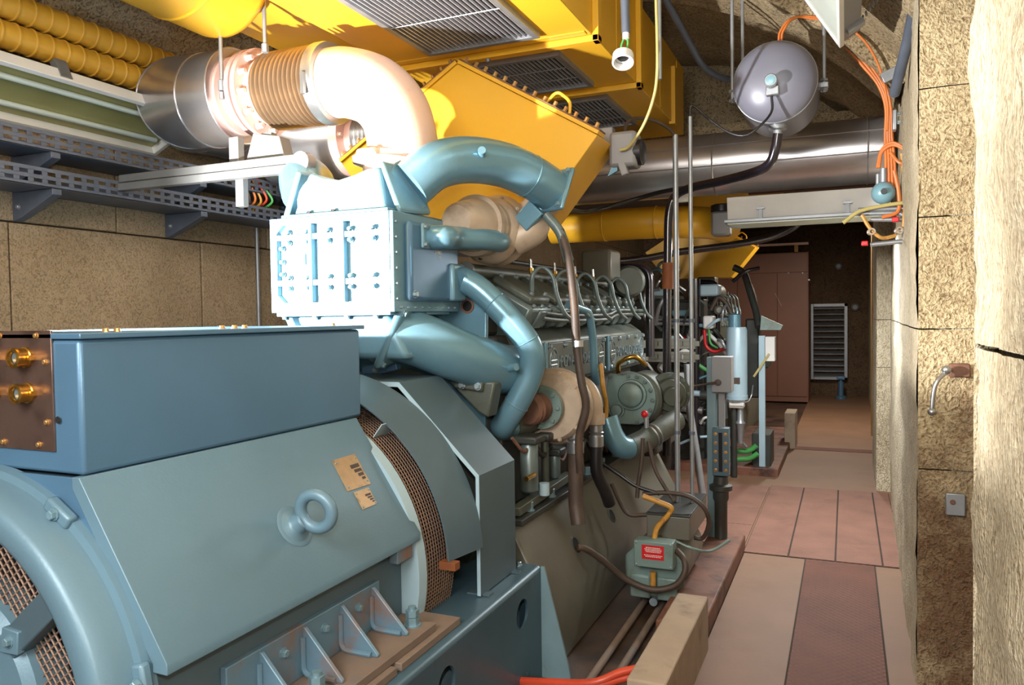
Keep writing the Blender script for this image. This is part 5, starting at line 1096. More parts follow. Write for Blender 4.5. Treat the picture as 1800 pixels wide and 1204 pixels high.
MB().box(((a.x + c.x) / 2 - 0.012, py_ - 0.034, c.z + 0.03), ((a.x + c.x) / 2 + 0.012, py_ - 0.029, a.z - 0.03)).build('sight_glass', M['void'], gs)
for k in range(5):
    for dx in (0.02, -0.02 + (c.x - a.x)): bolt(gs, (a.x + dx, py_ - 0.03, c.z + 0.04 + k * (a.z - c.z - 0.08) / 4), (0, -1, 0), 0.009, M['bolt_brass'])
fq = P(1267, 855, y=py_)
MB().lathe((fq.x, py_, 0.02), (0, 0, 1), [(0, 0.05), (0.03, 0.05), (0.04, 0.042), (fq.z - 0.12, 0.042), (fq.z - 0.10, 0.052), (fq.z - 0.05, 0.052), (fq.z - 0.04, 0.075), (fq.z - 0.01, 0.075), (fq.z, 0.05), (fq.z + 0.05, 0.045)], 24).build('drain_pipe', M['engine_dark'], po, ang=40)
a = P(1255, 690, y=py_ + 0.02); MB().tube([(a.x, py_ + 0.05, a.z), (a.x, py_ + 0.05, P(1255, 755, y=py_).z)], 0.01, 8).build('riser', M['zinc'], po)
a = P(1268, 690, y=py_ + 0.02); MB().box((a.x - 0.02, py_ + 0.02, P(1268, 752, y=py_).z), (a.x + 0.02, py_ + 0.05, a.z)).build('bracket', M['box_grey'], po)

# ------------------------------------------------------------------ coolant filter unit in front of second engine
cy = 7.75
cf = thing('coolant_filter', 'pale grey-blue cylindrical filter standing among pipes in front of the second engine', 'filter', (P(1297, 650, y=cy).x, cy, 0.0))
cq = P(1295, 575, y=cy); cb = P(1297, 702, y=cy); rr_ = 0.098
MB().lathe((cq.x, cy, cb.z), (0, 0, 1), [(0, rr_ * 1.05), (0.04, rr_ * 1.05), (0.045, rr_), (cq.z - cb.z - 0.03, rr_), (cq.z - cb.z, rr_ * 0.9)], 32).build('canister', M['pale_blue'], cf, ang=40)
MB().lathe((cq.x - 0.02, cy, cq.z), (0, 0, 1), [(0, 0.06), (0.12, 0.06), (0.13, 0.04)], 20).build('cap', M['pipe_blue'], cf)
MB().box((cq.x - 0.07, cy - 0.06, cb.z - 0.08), (cq.x + 0.07, cy + 0.06, cb.z)).build('base_block', M['white'], cf, 0.01)
MB().lathe((cq.x + 0.03, cy, cb.z - 0.08), (0, 0, -1), [(0, 0.03), (0.12, 0.03), (0.15, 0.05), (0.18, 0.035), (0.35, 0.025)], 16).build('drain_stem', M['zinc'], cf)
MB().cyl((cq.x + 0.03, cy, cb.z - 0.24), (cq.x + 0.03, cy, cb.z - 0.21), 0.035).build('orange_tap', M['orange'], cf)
MB().tube(fil([(cq.x - 0.09, cy - 0.04, cb.z + 0.02), (cq.x - 0.09, cy - 0.12, cb.z - 0.01), (cq.x + 0.12, cy - 0.12, cb.z - 0.01), (cq.x + 0.15, cy - 0.1, cb.z + 0.06), (cq.x + 0.15, cy, cb.z + 0.14)], 0.03), 0.006, 8).build('bail', M['steel'], cf)
MB().box((cq.x - 0.03, cy - rr_ - 0.004, cb.z + 0.16), (cq.x + 0.04, cy - rr_ + 0.02, cb.z + 0.22)).build('sticker', M['rubber'], cf)
MB().cyl((cq.x - 0.03, cy, 0.0), (cq.x - 0.03, cy, cb.z - 0.05), 0.03).build('stand', M['engine_dark'], cf)

sy = 7.95
pa = P(1339, 590, y=sy); pb = P(1340, 828, y=sy)
sp_ = thing('panel_post', 'pale blue upright with a small grey control panel at the corner of the second engine', 'post', (pa.x, sy, 0.0))
MB().box((pa.x - 0.03, sy, 0.005), (pa.x + 0.03, sy + 0.05, pa.z)).build('upright', M['pale_blue'], sp_, 0.003)
a = P(1345, 592, y=sy - 0.02); c = P(1362, 635, y=sy - 0.02)
MB().box((a.x, sy - 0.03, c.z), (c.x, sy + 0.12, a.z)).build('panel', M['white'], sp_, 0.004)
MB().bar(P(1352, 622, y=sy - 0.05), P(1325, 662, y=sy - 0.05), 0.02, 0.02).build('lever', M['olive_cable'], sp_)
MB().box((pa.x - 0.10, sy + 0.02, 0.02), (pa.x + 0.08, sy + 0.4, 0.4)).build('side_box', M['engine_dark'], sp_, 0.01)
MB().prism([P(1338, 555, y=sy), P(1376, 572, y=sy), P(1372, 580, y=sy), P(1336, 580, y=sy)], (0, 0.05, 0)).build('gusset_plate', M['gearcase'], sp_)
pl2 = MB().box((-1.6, 7.88, -0.02), (-0.60, 10.8, 0.08)).build('engine_plinth', M['curb'], None, 0.01); tag(pl2, 'brown concrete plinth under the second engine', 'plinth')
# pipework frame in front of the second engine
fy = 7.9
pr = thing('pipe_rack', 'tangle of chromed and black pipes in front of the second engine', 'pipework', (-1.4, fy, 0.0))
def pp_(pts, r, m_, nm='pipe', y=fy, rad=0.06):
    MB().tube(fil([P(a, b_, y=y) for a, b_ in pts], rad), r, 12).build(nm, M[m_], pr, ang=60)
pp_([(1160, 508), (1133, 512), (1133, 560), (1145, 569), (1222, 569)], 0.02, 'steel')
pp_([(1145, 575), (1145, 562), (1222, 562)], 0.014, 'steel')
pp_([(1172, 560), (1172, 800)], 0.045, 'black_gloss')
pp_([(1222, 490), (1222, 780)], 0.05, 'black_gloss')
pp_([(1140, 690), (1250, 696)], 0.05, 'engine_dark'); pp_([(1150, 688), (1230, 692)], 0.03, 'pale_blue', y=fy - 0.05)
pp_([(1165, 725), (1190, 716), (1235, 722)], 0.04, 'steel'); pp_([(1160, 740), (1200, 730), (1240, 745)], 0.03, 'engine_dark')
pp_([(1208, 640), (1212, 720), (1225, 800), (1235, 870)], 0.03, 'zinc', y=6.4)
pp_([(1250, 545), (1262, 520), (1275, 530), (1290, 560)], 0.025, 'rubber')
pp_([(1238, 580), (1240, 610), (1255, 620), (1275, 612)], 0.016, 'red', 'red_lead'); pp_([(1246, 578), (1248, 605), (1262, 612)], 0.012, 'green', 'green_lead')
pp_([(1280, 793), (1318, 793), (1330, 783)], 0.026, 'green', 'green_pipe'); pp_([(1280, 807), (1318, 807), (1332, 797)], 0.026, 'green', 'green_pipe')
pp_([(1225, 640), (1240, 650), (1252, 656)], 0.02, 'green', 'green_lead')
for (x0, y0, x1, y1, m_, dy) in ((1145, 508, 1170, 520, 'pale_blue', 0.0), (1229, 500, 1263, 520, 'pale_blue', 0.0), (1235, 555, 1253, 578, 'white', -0.05), (1158, 660, 1180, 700, 'white', 0.1), (1190, 655, 1205, 680, 'white', 0.1),
                                  (1160, 530, 1215, 560, 'engine_dark', 0.15), (1180, 545, 1212, 556, 'ltblue', 0.1), (1140, 575, 1225, 690, 'engine_dark', 0.3), (1180, 590, 1205, 600, 'red', 0.2), (1150, 760, 1180, 830, 'rubber', 0.1), (1192, 700, 1215, 850, 'engine_dark', 0.2), (1232, 640, 1275, 850, 'engine_dark', 0.35), (1310, 560, 1335, 700, 'engine_dark', 0.3)):
    a = P(x0, y0, y=fy + dy); c = P(x1, y1, y=fy + dy)
    MB().box((a.x, fy + dy, c.z), (c.x, fy + dy + 0.22, a.z)).build('casing', M[m_], pr, 0.02)
random.seed(11)
for k in range(64):
    px = random.uniform(1138, 1288); py = random.uniform(470, 800); y_ = fy + random.uniform(-0.05, 0.25)
    a = P(px, py, y=y_); L_ = random.uniform(0.1, 0.35); d = V((random.uniform(-1, 1), random.uniform(-0.3, 0.3), random.uniform(-1, 1))).normalized()
    MB().tube(spl([a, a + d * L_ * 0.5 + V((0, -0.04, 0.03)), a + d * L_], 5), random.uniform(0.008, 0.022), 8).build('fitting', M[random.choice(['steel', 'engine_dark', 'zinc', 'white', 'engine_lite', 'black_gloss', 'pipe_blue', 'pale_blue'])], pr)  # white and pale picks paint highlights into the clutter
for (px, py, r, m_) in ((1180, 600, 0.06, 'pale_blue'), (1203, 625, 0.07, 'white'), (1165, 645, 0.06, 'steel'), (1185, 730, 0.03, 'red'), (1210, 838, 0.022, 'red'), (1262, 545, 0.045, 'sump')):
    a = P(px, py, y=fy); MB().lathe(a, (0.3, -1, 0), [(0, r * 0.9), (0.03, r), (0.06, r), (0.08, r * 0.6), (0.08, 0.001)], 18).build('wheel', M[m_], pr)
MB().tube(fil([P(1290, 470, y=8.3), P(1308, 478, y=8.28), P(1330, 550, y=8.1), P(1334, 575, y=8.0)], 0.08), 0.035, 12).build('strut', M['engine_dark'], pr, ang=60)
MB().box((-2.6, 8.15, 0.0), (-1.35, 8.4, 1.75)).build('radiator_core', M['engine_dark'], pr, 0.01)
# perforated rails behind the cover end
for k, py in enumerate((604, 627)):
    a = P(1135, py, y=6.3); c = P(1222, py - 2, y=6.3); pr_ = MB(); L_ = c.x - a.x; n_ = 6
    for dz in (-0.03, 0.03): pr_.box((a.x, 6.3, a.z + dz - 0.012), (c.x, 6.31, a.z + dz + 0.012))
    for i in range(n_ + 1): x = a.x + L_ * i / n_; pr_.box((x - 0.03, 6.3, a.z - 0.02), (x + 0.03, 6.31, a.z + 0.02))
    pr_.box((a.x - 0.02, 5.9, a.z - 0.03), (a.x + 0.02, 6.302, a.z + 0.03)); pr_.box((-1.6, 5.96, a.z - 0.03), (a.x, 6.0, a.z + 0.03))
    o = pr_.build('slotted_rail', M['sump']); tag(o, ('upper' if k == 0 else 'lower') + ' slotted steel rail past the end of the lettered covers', 'rail', 'slotted rails')

# ------------------------------------------------------------------ far end: cabinet, louvre, stub
cb_ = thing('steel_cabinet', 'tall brown steel cabinet at the far end of the passage', 'cabinet', (-1.1, 14.8, 0))
MB().box((-2.6, 14.6, 0.0), (-0.60, 15.3, 2.66)).build('carcass', M['brown_cab'], cb_, 0.01)
for (x0, x1) in ((-2.58, -1.82), (-1.81, -1.13), (-1.12, -0.62)): MB().box((x0, 14.585, 0.1), (x1, 14.6, 2.3)).build('door', M['brown_cab'], cb_, 0.004)
MB().box((-2.58, 14.585, 2.31), (-0.62, 14.6, 2.64)).build('top_panel', M['brown_cab'], cb_, 0.004)
for (px, py) in ((1386, 480), (1411, 480), (1422, 492)): bolt(cb_, P(px, py, y=14.59), (0, -1, 0), 0.012, M['bolt'], 'screw', hexa=False)
MB().bar(P(1362, 515, y=14.58), P(1374, 538, y=14.58), 0.008, 0.004).build('scratch_strip', M['bolt_pink'], cb_)
MB().box((-2.3, 14.5, 2.78), (-0.60, 14.56, 2.82)).build('top_bar', M['pink_flange'], cb_)
for x in (-1.6, -0.8): MB().box((x - 0.03, 14.52, 2.66), (x + 0.03, 14.56, 2.78)).build('bar_post', M['wood'], cb_)
lo = thing('louvre', 'bright metal louvre on the dark end wall beside the brown cabinet', 'louvre', (-0.2, 15.85, 0.5))
a = P(1430, 534, y=15.8); c = P(1490, 668, y=15.8)
fr = MB()
for (x0, x1, z0, z1) in ((a.x, c.x, a.z - 0.06, a.z), (a.x, c.x, c.z, c.z + 0.05), (c.x - 0.06, c.x, c.z, a.z), (a.x - 0.05, a.x, c.z, a.z)): fr.box((x0, 15.78, z0), (x1, 15.88, z1))
fr.build('louvre_frame', M['zinc'], lo, 0.005)
for k in range(13):
    z = c.z + 0.08 + (a.z - c.z - 0.15) * k / 12
    MB().obox(((a.x + c.x) / 2, 15.83, z), ((c.x - a.x) / 2, 0.045, 0.006), (V((1, 0, 0)), V((0, 0.75, 0.66)), V((0, -0.66, 0.75)))).build('slat', M['steel'], lo)
for (px, py) in ((1474, 468), (1503, 540)):
    q = P(px, py, y=15.85); o = MB().lathe((q.x, 15.9, q.z), (0, -1, 0), [(0, 0.07), (0.05, 0.07), (0.08, 0.04)], 16).build('wall_socket', M['box_grey'])
    tag(o, 'upper round wall fitting on the dark end wall' if py < 500 else 'lower round wall fitting right of the louvre', 'fitting')
st = MB().box((-0.66, 9.55, 0.0), (-0.54, 10.0, 0.42)).build('kerb_block', M['block'], None, 0.006); tag(st, 'narrow grey concrete stub at the corner of the second plinth', 'block')
jk = thing('floor_jack', 'small blue jack standing under the louvre', 'jack', (P(1478, 700, y=15.4).x, 15.4, 0)); q = P(1478, 690, y=15.4)
MB().lathe((q.x, 15.4, 0), (0, 0, 1), [(0, 0.1), (0.04, 0.1), (0.06, 0.05), (0.3, 0.05), (0.32, 0.03), (0.4, 0.03)], 16).build('body', M['gen_dark'], jk)
MB().box((q.x - 0.07, 15.33, 0.36), (q.x + 0.07, 15.47, 0.42)).build('saddle', M['gen_dark'], jk, 0.01)

# ------------------------------------------------------------------ floor level beside the engine
pb_ = MB().box((-0.86, 3.72, -0.02), (-0.625, 5.40, 0.10)).build('trench_kerb', M['curb'], None, 0.012); tag(pb_, 'oil stained brown concrete kerb along the trench', 'kerb')
bl = MB().box((-0.745, 2.75, -0.02), (-0.60, 3.705, 0.255)).build('concrete_block', M['block'], None, 0.008); tag(bl, 'pale grey concrete block on the trench edge in the foreground', 'block')
for k, x in enumerate((-1.03, -0.93)):
    o = MB().tube([(x, 1.6, 0.0), (x, 4.6, 0.0)], 0.018, 12).build('trench_pipe', M['dustplate']); tag(o, ('left' if k == 0 else 'right') + ' one of two thin brown pipes lying in the trench', 'pipe', 'trench pipes')
rh = thing('red_hose', 'red hose lying across the bottom edge of the picture', 'hose', (-1.0, 2.95, 0.1))
for k, dz in enumerate((0.0, 0.05)):
    MB().tube(spl([P(905, 1198 - 2 * k, y=2.95), P(960, 1202 - 3 * k, y=2.92), P(1040, 1204 - 4 * k, y=2.9), P(1090, 1194 - 12 * k, y=2.95), P(1135, 1182 - 10 * k, y=3.0)], 6), 0.016, 12).build('hose', M['red_hose'], rh)
q = P(908, 1196, y=2.95); MB().torus(q, (1, 0.3, 0), 0.03, 0.012, 20, 8).build('coupling', M['rust_bracket'], rh)
# heater pump with the red label
hy = 4.08
hq = P(1150, 1002, y=hy)
hp_ = thing('heater_pump', 'grey barrel shaped heater pump with a red labelled box beside the sump', 'pump', (hq.x, 4.3, 0.08))
oc = [V((hq.x + 0.175 * math.cos(R_(22.5 + 45 * k)), hy, hq.z + 0.165 * math.sin(R_(22.5 + 45 * k)))) for k in range(8)]
MB().prism(oc, (0, 0.03, 0)).build('front_cover', M['gearcase'], hp_, 0.02)
MB().lathe((hq.x, hy + 0.03, hq.z), (0, 1, 0), [(0, 0.16), (0.55, 0.16), (0.58, 0.13)], 32).build('barrel', M['sump'], hp_, ang=40)
for dx in (-0.075, 0.07): MB().box((hq.x + dx - 0.055, hy - 0.02, hq.z - 0.155), (hq.x + dx + 0.055, hy, hq.z - 0.03)).build('flange_pad', M['gearcase'], hp_, 0.016)
MB().cyl((hq.x, hy - 0.03, hq.z - 0.165), (hq.x, hy + 0.02, hq.z - 0.165), 0.022).build('drain_plug', M['bolt'], hp_)
a = P(1114, 949, y=hy - 0.1); c = P(1183, 1003, y=hy - 0.1)
jb = MB().box((a.x, hy - 0.1, c.z), (c.x, hy - 0.005, a.z)).build('terminal_case', M['gearcase'], hp_, 0.005)
for (u, v) in ((0.06, 0.08), (0.94, 0.08), (0.06, 0.92), (0.94, 0.92)): bolt(jb, (a.x + (c.x - a.x) * u, hy - 0.1, c.z + (a.z - c.z) * v), (0, -1, 0), 0.005, M['bolt'], 'screw', hexa=False)
a2 = P(1128, 957, y=hy - 0.101); c2 = P(1167, 986, y=hy - 0.101)
lab = MB().box((a2.x, hy - 0.1025, c2.z), (c2.x, hy - 0.1002, a2.z)).build('red_label', M['red'], jb)
for k, (v, wd) in enumerate(((0.84, 0.62), (0.74, 0.74), (0.64, 0.7), (0.54, 0.62), (0.30, 0.78), (0.20, 0.66))):
    z = c2.z + (a2.z - c2.z) * v; x0 = a2.x + (c2.x - a2.x) * (0.5 - wd / 2); n_ = 9
    pm = MB(); xx = x0; random.seed(k)
    while xx < x0 + (c2.x - a2.x) * wd:
        w_ = random.uniform(0.004, 0.010); pm.box((xx, hy - 0.1032, z - 0.0018), (xx + w_, hy - 0.1024, z + 0.0018)); xx += w_ + 0.0025
    pm.build('print_line', M['white'], lab, smooth=False)
a = P(1140, 940, y=4.3); MB().box((hq.x - 0.07, 4.2, hq.z + 0.14), (hq.x + 0.17, 4.75, hq.z + 0.27)).build('control_case', M['sump'], hp_, 0.008)
MB().box((hq.x - 0.07, 4.19, hq.z + 0.27), (hq.x + 0.17, 4.76, hq.z + 0.28)).build('case_lid', M['engine_dark'], hp_, 0.003)
for dx in (-0.1, 0.1): MB().box((hq.x + dx - 0.02, 4.25, -0.02), (hq.x + dx + 0.02, 4.5, hq.z - 0.12)).build('pump_foot', M['engine_dark'], hp_, 0.004)
MB().tube(spl([P(1015, 962, y=3.75), P(1030, 965, y=3.78), P(1060, 985, y=3.85), P(1100, 1018, y=3.92), P(1145, 1036, y=3.95), P(1185, 1030, y=3.97), P(1203, 1008, y=3.98), P(1203, 985, y=4.0), P(1190, 968, y=4.05)], 6), 0.017, 12).build('pump_lead', M['rubber'], hp_)
MB().tube(spl([P(1150, 950, y=4.05), P(1155, 928, y=4.1), P(1175, 905, y=4.2), P(1180, 893, y=4.2), P(1165, 885, y=4.2), P(1130, 872, y=4.2)], 6), 0.015, 10).build('ochre_lead', M['ochre'], hp_)
MB().tube([P(1148, 1005, y=4.03), P(1148, 1035, y=4.03)], 0.016, 10).build('ochre_stub', M['ochre'], hp_)
MB().tube(spl([P(1130, 868, y=4.3), P(1170, 866, y=4.3), P(1210, 872, y=4.3), P(1238, 893, y=4.3), P(1246, 920, y=4.35), P(1236, 945, y=4.4), P(1220, 945, y=4.4)], 6), 0.013, 10).build('loop_lead', M['rubber'], hp_)
MB().tube(spl([P(1185, 950, y=4.2), P(1220, 965, y=4.2), P(1250, 968, y=4.3), P(1282, 950, y=4.4)], 6), 0.008, 8).build('earth_lead', M['gearcase'], hp_)
for k, pts in enumerate(([(1130, 770), (1128, 810), (1122, 850), (1120, 875)], [(1140, 775), (1150, 820), (1165, 850), (1185, 880)], [(1060, 815), (1090, 835), (1120, 855), (1160, 868)], [(1075, 850), (1100, 900), (1130, 905), (1165, 902)])):
    o = pipe_thing('engine_cable', ['cable dropping from the hose clamp behind the heater pump', 'cable slanting from the hose clamp to the thin rods', 'dark cable crossing the sump top toward the heater pump', 'cable from the sump port to the heater pump box'][k], 'cable', spl([P(a_, b2, y=4.3) for a_, b2 in pts], 6), 0.012, M['rubber' if k != 2 else 'black'], 8)

# ------------------------------------------------------------------ left wall: lamp, trays, conduit
ll = thing('fluorescent_lamp', 'unlit two tube fluorescent fitting above the cable trays at upper left', 'lamp', (-3.6, 2.0, 2.6))
yE = P(268, 262, x=-3.80).y; A = V((-3.80, 0, P(268, 262, x=-3.80).z)); B = V((-3.45, 0, P(240, 170, x=-3.45).z)); dW = (B - A).normalized(); nD = V((dW.z, 0, -dW.x))
if nD.z > 0: nD = -nD
W_ = (B - A).length; mid = (A + B) / 2; yS = 0.7; cyy = (yS + yE) / 2; hl = (yE - yS) / 2
MB().obox(mid + V((0, cyy, 0)) - nD * 0.05, (W_ / 2 - 0.10, hl, 0.045), (dW, V((0, 1, 0)), nD)).build('housing', M['lamp_white'], ll, 0.006)
fr = MB()
for sgn in (-1, 1): fr.obox(mid + dW * sgn * (W_ / 2) + V((0, cyy, 0)) + nD * 0.012, (0.014, hl + 0.01, 0.03), (dW, V((0, 1, 0)), nD))
fr.obox(mid + V((0, yE, 0)) + nD * 0.012, (W_ / 2, 0.014, 0.03), (dW, V((0, 1, 0)), nD))
fr.build('frame', M['lamp_white'], ll, 0.003)
MB().obox(mid + V((0, cyy, 0)) - nD * 0.006, (W_ / 2 - 0.01, hl, 0.004), (dW, V((0, 1, 0)), nD)).build('reflector', M['lamp_cover'], ll)
for t in (-0.25, 0.22): MB().tube([mid + dW * W_ * t + V((0, yS, 0)) + nD * 0.012, mid + dW * W_ * t + V((0, yE - 0.06, 0)) + nD * 0.012], 0.015, 12).build('tube', M['lamp_tube'], ll)
for yy in (1.4, 2.6): MB().obox(B + V((0, yy, 0)) - nD * 0.02, (0.02, 0.03, 0.05), (dW, V((0, 1, 0)), nD)).build('latch', M['zinc'], ll)
for nm, (pa_, pb2) in (('upper', ((0, 222), (490, 340))), ('lower', ((0, 300), (490, 380)))):
    x = -3.55; z = (P(pa_[0], pa_[1], x=x).z + P(pb2[0], pb2[1], x=x).z) / 2; y0, y1 = 1.5, 7.6
    tr = thing('cable_tray', nm + ' slotted grey cable tray along the left wall', 'cable tray', (-3.7, 3.5, z - 0.04), 'cable trays on the left wall')
    rl = MB()
    for dz in (-0.037, 0.0, 0.037): rl.box((x - 0.003, y0, z + dz - 0.009), (x, y1, z + dz + 0.009))
    k = 0; yy = y0
    while yy < y1:
        for dz in (-0.0185, 0.0185): rl.box((x - 0.003, yy, z + dz - 0.011), (x, yy + 0.028, z + dz + 0.011))
        yy += 0.07
    rl.build('slotted_rail', M['tray'], tr, smooth=False)
    MB().box((-3.83, y0, z - 0.045), (x, y1, z - 0.041)).build('tray_floor', M['tray'], tr)
    MB().box((-3.83, y0, z - 0.045), (-3.826, y1, z + 0.045)).build('rear_rail', M['tray'], tr)
    for yy in (2.60, 3.55, 4.6, 5.6):
        MB().prism([(-3.848, yy, z - 0.046), (x, yy, z - 0.046), (x, yy, z - 0.075), (-3.78, yy, z - 0.17), (-3.848, yy, z - 0.19)], (0, 0.05, 0)).build('wall_bracket', M['tray'], tr, 0.003)
        bolt(tr, (-3.80, yy, z - 0.12), (0, -1, 0), 0.01, M['zinc'])
    for k, m_ in enumerate(('black', 'rubber', 'green', 'black', 'red_hose')):
        MB().tube(spl([(-3.79 + 0.045 * k, y0, z - 0.03), (-3.78 + 0.045 * k, 3.0, z - 0.028), (-3.79 + 0.045 * k, 4.4, z - 0.03), (-3.79 + 0.045 * k, y1, z - 0.028)], 4), 0.010, 8).build('cable', M[m_], tr)
q = P(452, 400, x=-3.83)
pipe_thing('wall_conduit', 'thin upright grey conduit on the block wall left of the charge air cooler', 'conduit', [(-3.835, q.y, 0.3), (-3.835, q.y, 2.25)], 0.014, M['zinc'])
for k in range(6):
    a = P(420 + 8 * k, 325 + 3 * (k % 2), x=-3.60)
    o = pipe_thing('loose_cable', ['green and yellow cable end spilling from the trays, leftmost', 'dark cable end spilling from the trays', 'orange cable end spilling from the trays', 'ochre cable end spilling from the trays', 'red cable end spilling from the trays', 'green cable end spilling from the trays, rightmost'][k], 'cable', spl([a + V((0, 0, 0.05)), a + V((0.03, 0.0, -0.02)), a + V((0.02 + 0.01 * k, 0.02, -0.10)), a + V((-0.03, 0.03, -0.15))], 5), 0.008, M[['green', 'rubber', 'orange', 'ochre', 'red_hose', 'green'][k]], 8)

# ------------------------------------------------------------------ right side under the vault
rl_ = thing('fluorescent_lamp', 'fluorescent fitting with a greenish cover fixed to the vault at upper right', 'lamp', (-0.1, 3.4, 2.85))
E0 = P(1478, 78, y=4.16); dW = V((-0.53, 0, 0.85)).normalized(); nD = V((-0.85, 0, -0.53)).normalized(); W_ = 0.42; yS, yE = 2.4, 4.16; mid = V((E0.x, 0, E0.z)) + dW * W_ / 2; cyy = (yS + yE) / 2; hl = (yE - yS) / 2
MB().obox(mid + V((0, cyy, 0)) - nD * 0.055, (W_ / 2, hl, 0.05), (dW, V((0, 1, 0)), nD)).build('housing', M['box_grey'], rl_, 0.006)
fr = MB()
for sgn in (-1, 1): fr.obox(mid + dW * sgn * (W_ / 2) + V((0, cyy, 0)), (0.012, hl + 0.01, 0.012), (dW, V((0, 1, 0)), nD))
fr.obox(mid + V((0, yE, 0)), (W_ / 2, 0.012, 0.012), (dW, V((0, 1, 0)), nD)); fr.build('frame', M['white'], rl_, 0.003)
MB().obox(mid + V((0, cyy, 0)) + nD * 0.0, (W_ / 2 - 0.01, hl, 0.006), (dW, V((0, 1, 0)), nD)).build('diffuser', M['lamp_tube'], rl_)
q = V((E0.x, 4.02, E0.z)) - nD * 0.07 - dW * 0.01
MB().obox(q, (0.012, 0.03, 0.04), (dW, V((0, 1, 0)), nD)).build('latch', M['steel'], rl_)
ch = MB()
for k in range(7): ch.torus(q + V((0.015 * k, 0.0, 0.018 * k)), (1, 0.3 * (-1) ** k, 0), 0.011, 0.003, 10, 5)
ch.build('safety_chain', M['zinc'], rl_)
pipe_thing('wall_conduit', 'grey plastic conduit slanting down the right wall from the top edge', 'conduit', [(0.2, 3.8, arc(0.2) + 0.01), P(1616, -30, y=4.0), P(1596, 70, y=4.2), P(1572, 165, y=4.5)], 0.026, M['tray'], 14)
tr2 = thing('cable_channel', 'perforated metal channel curving down the vault beside the orange cables', 'cable tray', P(1540, 100, y=4.9))
chn = [P(1500, 55, y=4.9), P(1535, 98, y=4.9), P(1560, 135, y=4.9)]
for i in range(2): MB().bar(chn[i], chn[i + 1], 0.05, 0.02, up=(0, 1, 0)).build('channel', M['zinc'], tr2, 0.003)
MB().bar(P(1550, 140, y=4.8), P(1578, 126, y=4.8), 0.05, 0.06, up=(0, 0, 1)).build('clamp', M['zinc'], tr2, 0.004)
MB().bar(P(1572, 195, y=4.85), P(1572, 230, y=4.85), 0.02, 0.07, up=(0, 1, 0)).build('plate', M['zinc'], tr2, 0.004)
for (px, py) in ((1580, 200), (1580, 215), (1592, 207), (1592, 222)): bolt(tr2, P(px, py, y=4.84), (0, -1, 0), 0.008, M['bolt'])
for k in range(4):
    pts = [P(1500 - 6 * k, 65 + 4 * k, y=4.92), P(1530 - 5 * k, 105 + 3 * k, y=4.92), P(1556 - 4 * k, 150, y=4.92), P(1566 - 3 * k, 190, y=4.95), P(1568 - 4 * k, 240, y=5.0), P(1572 - 5 * k, 280, y=5.0), P(1575 - 6 * k, 330, y=5.0)]
    pipe_thing('orange_cable', ['outermost', 'second', 'third', 'innermost'][k] + ' orange cable following the vault down the right wall', 'cable', spl(pts, 6), 0.009, M['orange'], 8, 'orange cables down the vault')
lp_ = thing('cable_loop', 'coil of orange cable above the small blue vessel on the right wall', 'cable', P(1570, 280, y=5.0))
for k in range(2):
    MB().tube(spl([P(1545 - 3 * k, 295, y=5.0), P(1550, 268 - 5 * k, y=5.0), P(1570, 255 - 4 * k, y=4.97), P(1590 + 3 * k, 265, y=4.95), P(1594, 283 + 4 * k, y=4.95), P(1580, 285, y=4.95), P(1565, 268, y=4.97)], 6), 0.009, 8).build('coil', M['orange'], lp_)
bv = thing('pressure_vessel', 'small round blue pressure vessel on the bracket at the right wall', 'vessel', P(1553, 356, y=5.0))
q = P(1553, 339, y=5.0); MB().ball(q, 0.066, 24, (0, -1, 0)).build('ball', M['ltblue'], bv, ang=80)
MB().lathe(q + V((0.0, -0.06, 0)), (0, -1, 0), [(0, 0.018), (0.02, 0.016)], 14).build('port', M['black'], bv)
MB().cyl(q + V((0, 0, 0.06)), q + V((0, 0, 0.14)), 0.02).build('neck', M['zinc'], bv); MB().cyl(q + V((-0.03, 0, 0.05)), q + V((-0.03, 0, 0.11)), 0.012).build('stem', M['zinc'], bv)
MB().bar(q + V((0.02, 0, 0.12)), q + V((0.02, 0, 0.2)), 0.018, 0.018).build('red_lever', M['red'], bv)
wb = thing('tube_bracket', 'bent galvanised tube bracket with hoses under the small blue vessel', 'bracket', P(1570, 420, y=5.0))
for pts in ([(1508, 369), (1590, 366), (1600, 376), (1602, 410)], [(1508, 376), (1580, 374), (1590, 380)], [(1530, 430), (1588, 424), (1597, 432), (1598, 464)], [(1530, 386), (1590, 386)]):
    MB().tube(fil([P(a, b_, y=5.0) for a, b_ in pts], 0.03), 0.013, 12).build('tube', M['zinc'], wb, ang=60)
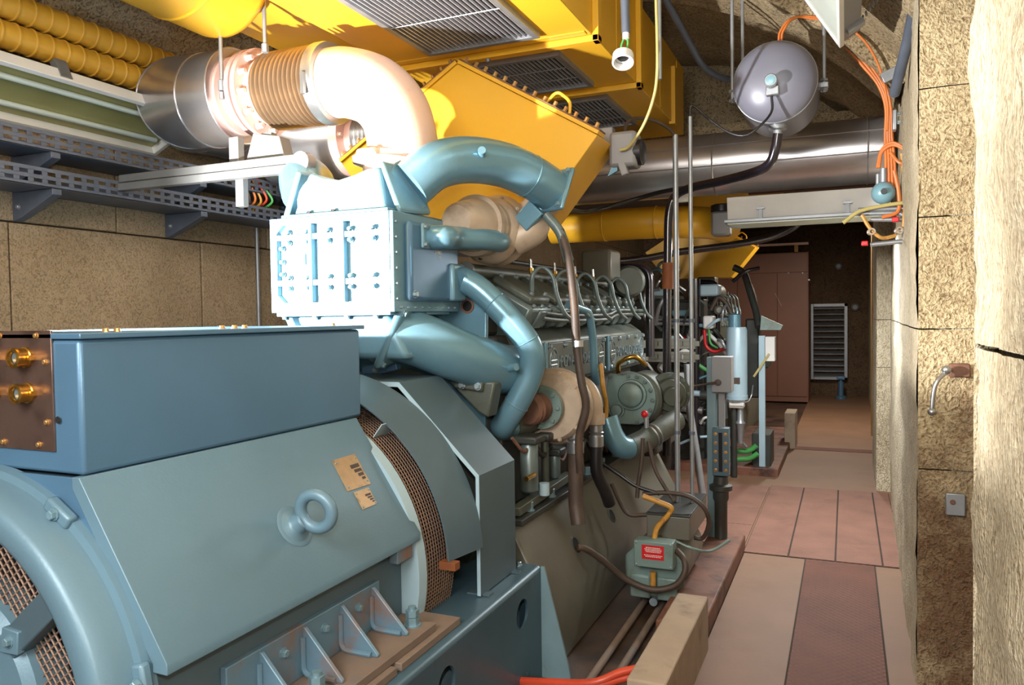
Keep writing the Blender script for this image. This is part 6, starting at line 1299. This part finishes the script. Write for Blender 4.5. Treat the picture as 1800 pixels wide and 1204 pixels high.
for (px, py) in ((1530, 408), (1578, 406)): MB().lathe(P(px, py, y=4.98), (0.2, -1, 0), [(0, 0.02), (0.04, 0.02), (0.04, 0.011), (0.01, 0.011)], 16, caps=False).build('hose_end', M['beige'], wb)
for (px, py) in ((1574, 386), (1520, 428)): MB().obox(P(px, py, y=4.97), (0.018, 0.016, 0.014), (V((1, 0, 0)), V((0, 1, 0)), V((0, 0, 1)))).build('red_tap', M['red'], wb, 0.005)
for k, pts in enumerate(([(1482, 392), (1510, 372), (1550, 362), (1598, 355)], [(1515, 378), (1530, 402), (1550, 418), (1575, 414)], [(1585, 270), (1590, 320), (1592, 350), (1588, 400)], [(1572, 300), (1580, 340), (1578, 372), (1550, 382)])):
    MB().tube(spl([P(a, b_, y=4.95 + 0.01 * k) for a, b_ in pts], 6), 0.011, 8).build('hose', M[['olive_cable', 'ochre', 'ochre', 'orange'][k]], wb)
# crank handle and bracket plate on the niche
ck_ = thing('crank_handle', 'bent steel crank handle in a rusty socket on the niche wall', 'handle', P(1665, 690, y=3.5))
MB().bar(P(1668, 651, y=3.54), P(1705, 651, y=3.54), 0.05, 0.055).build('socket', M['rusty'], ck_, 0.006)
MB().tube(fil([P(1670, 650, y=3.50), P(1662, 655, y=3.48), P(1646, 670, y=3.46), P(1641, 690, y=3.46), P(1638, 722, y=3.46)], 0.03), 0.0085, 12).build('crank', M['steel'], ck_, ang=60)
MB().ball(P(1638, 724, y=3.46), 0.016, 14).build('knob', M['steel'], ck_); MB().ball(P(1664, 650, y=3.48), 0.018, 14).build('pivot', M['steel'], ck_)
bpz = thing('anchor_plate', 'small grey anchor plate low on the rust stained niche wall', 'plate', P(1679, 887, y=3.57))
q = P(1679, 886, y=3.575); MB().box((q.x - 0.035, 3.56, q.z - 0.045), (q.x + 0.035, 3.585, q.z + 0.045)).build('plate', M['zinc'], bpz, 0.004); bolt(bpz, (q.x - 0.01, 3.56, q.z + 0.01), (0, -1, 0), 0.008, M['rusty'])

for o in bpy.data.objects:
    if '_b' in o.keys(): del o['_b']
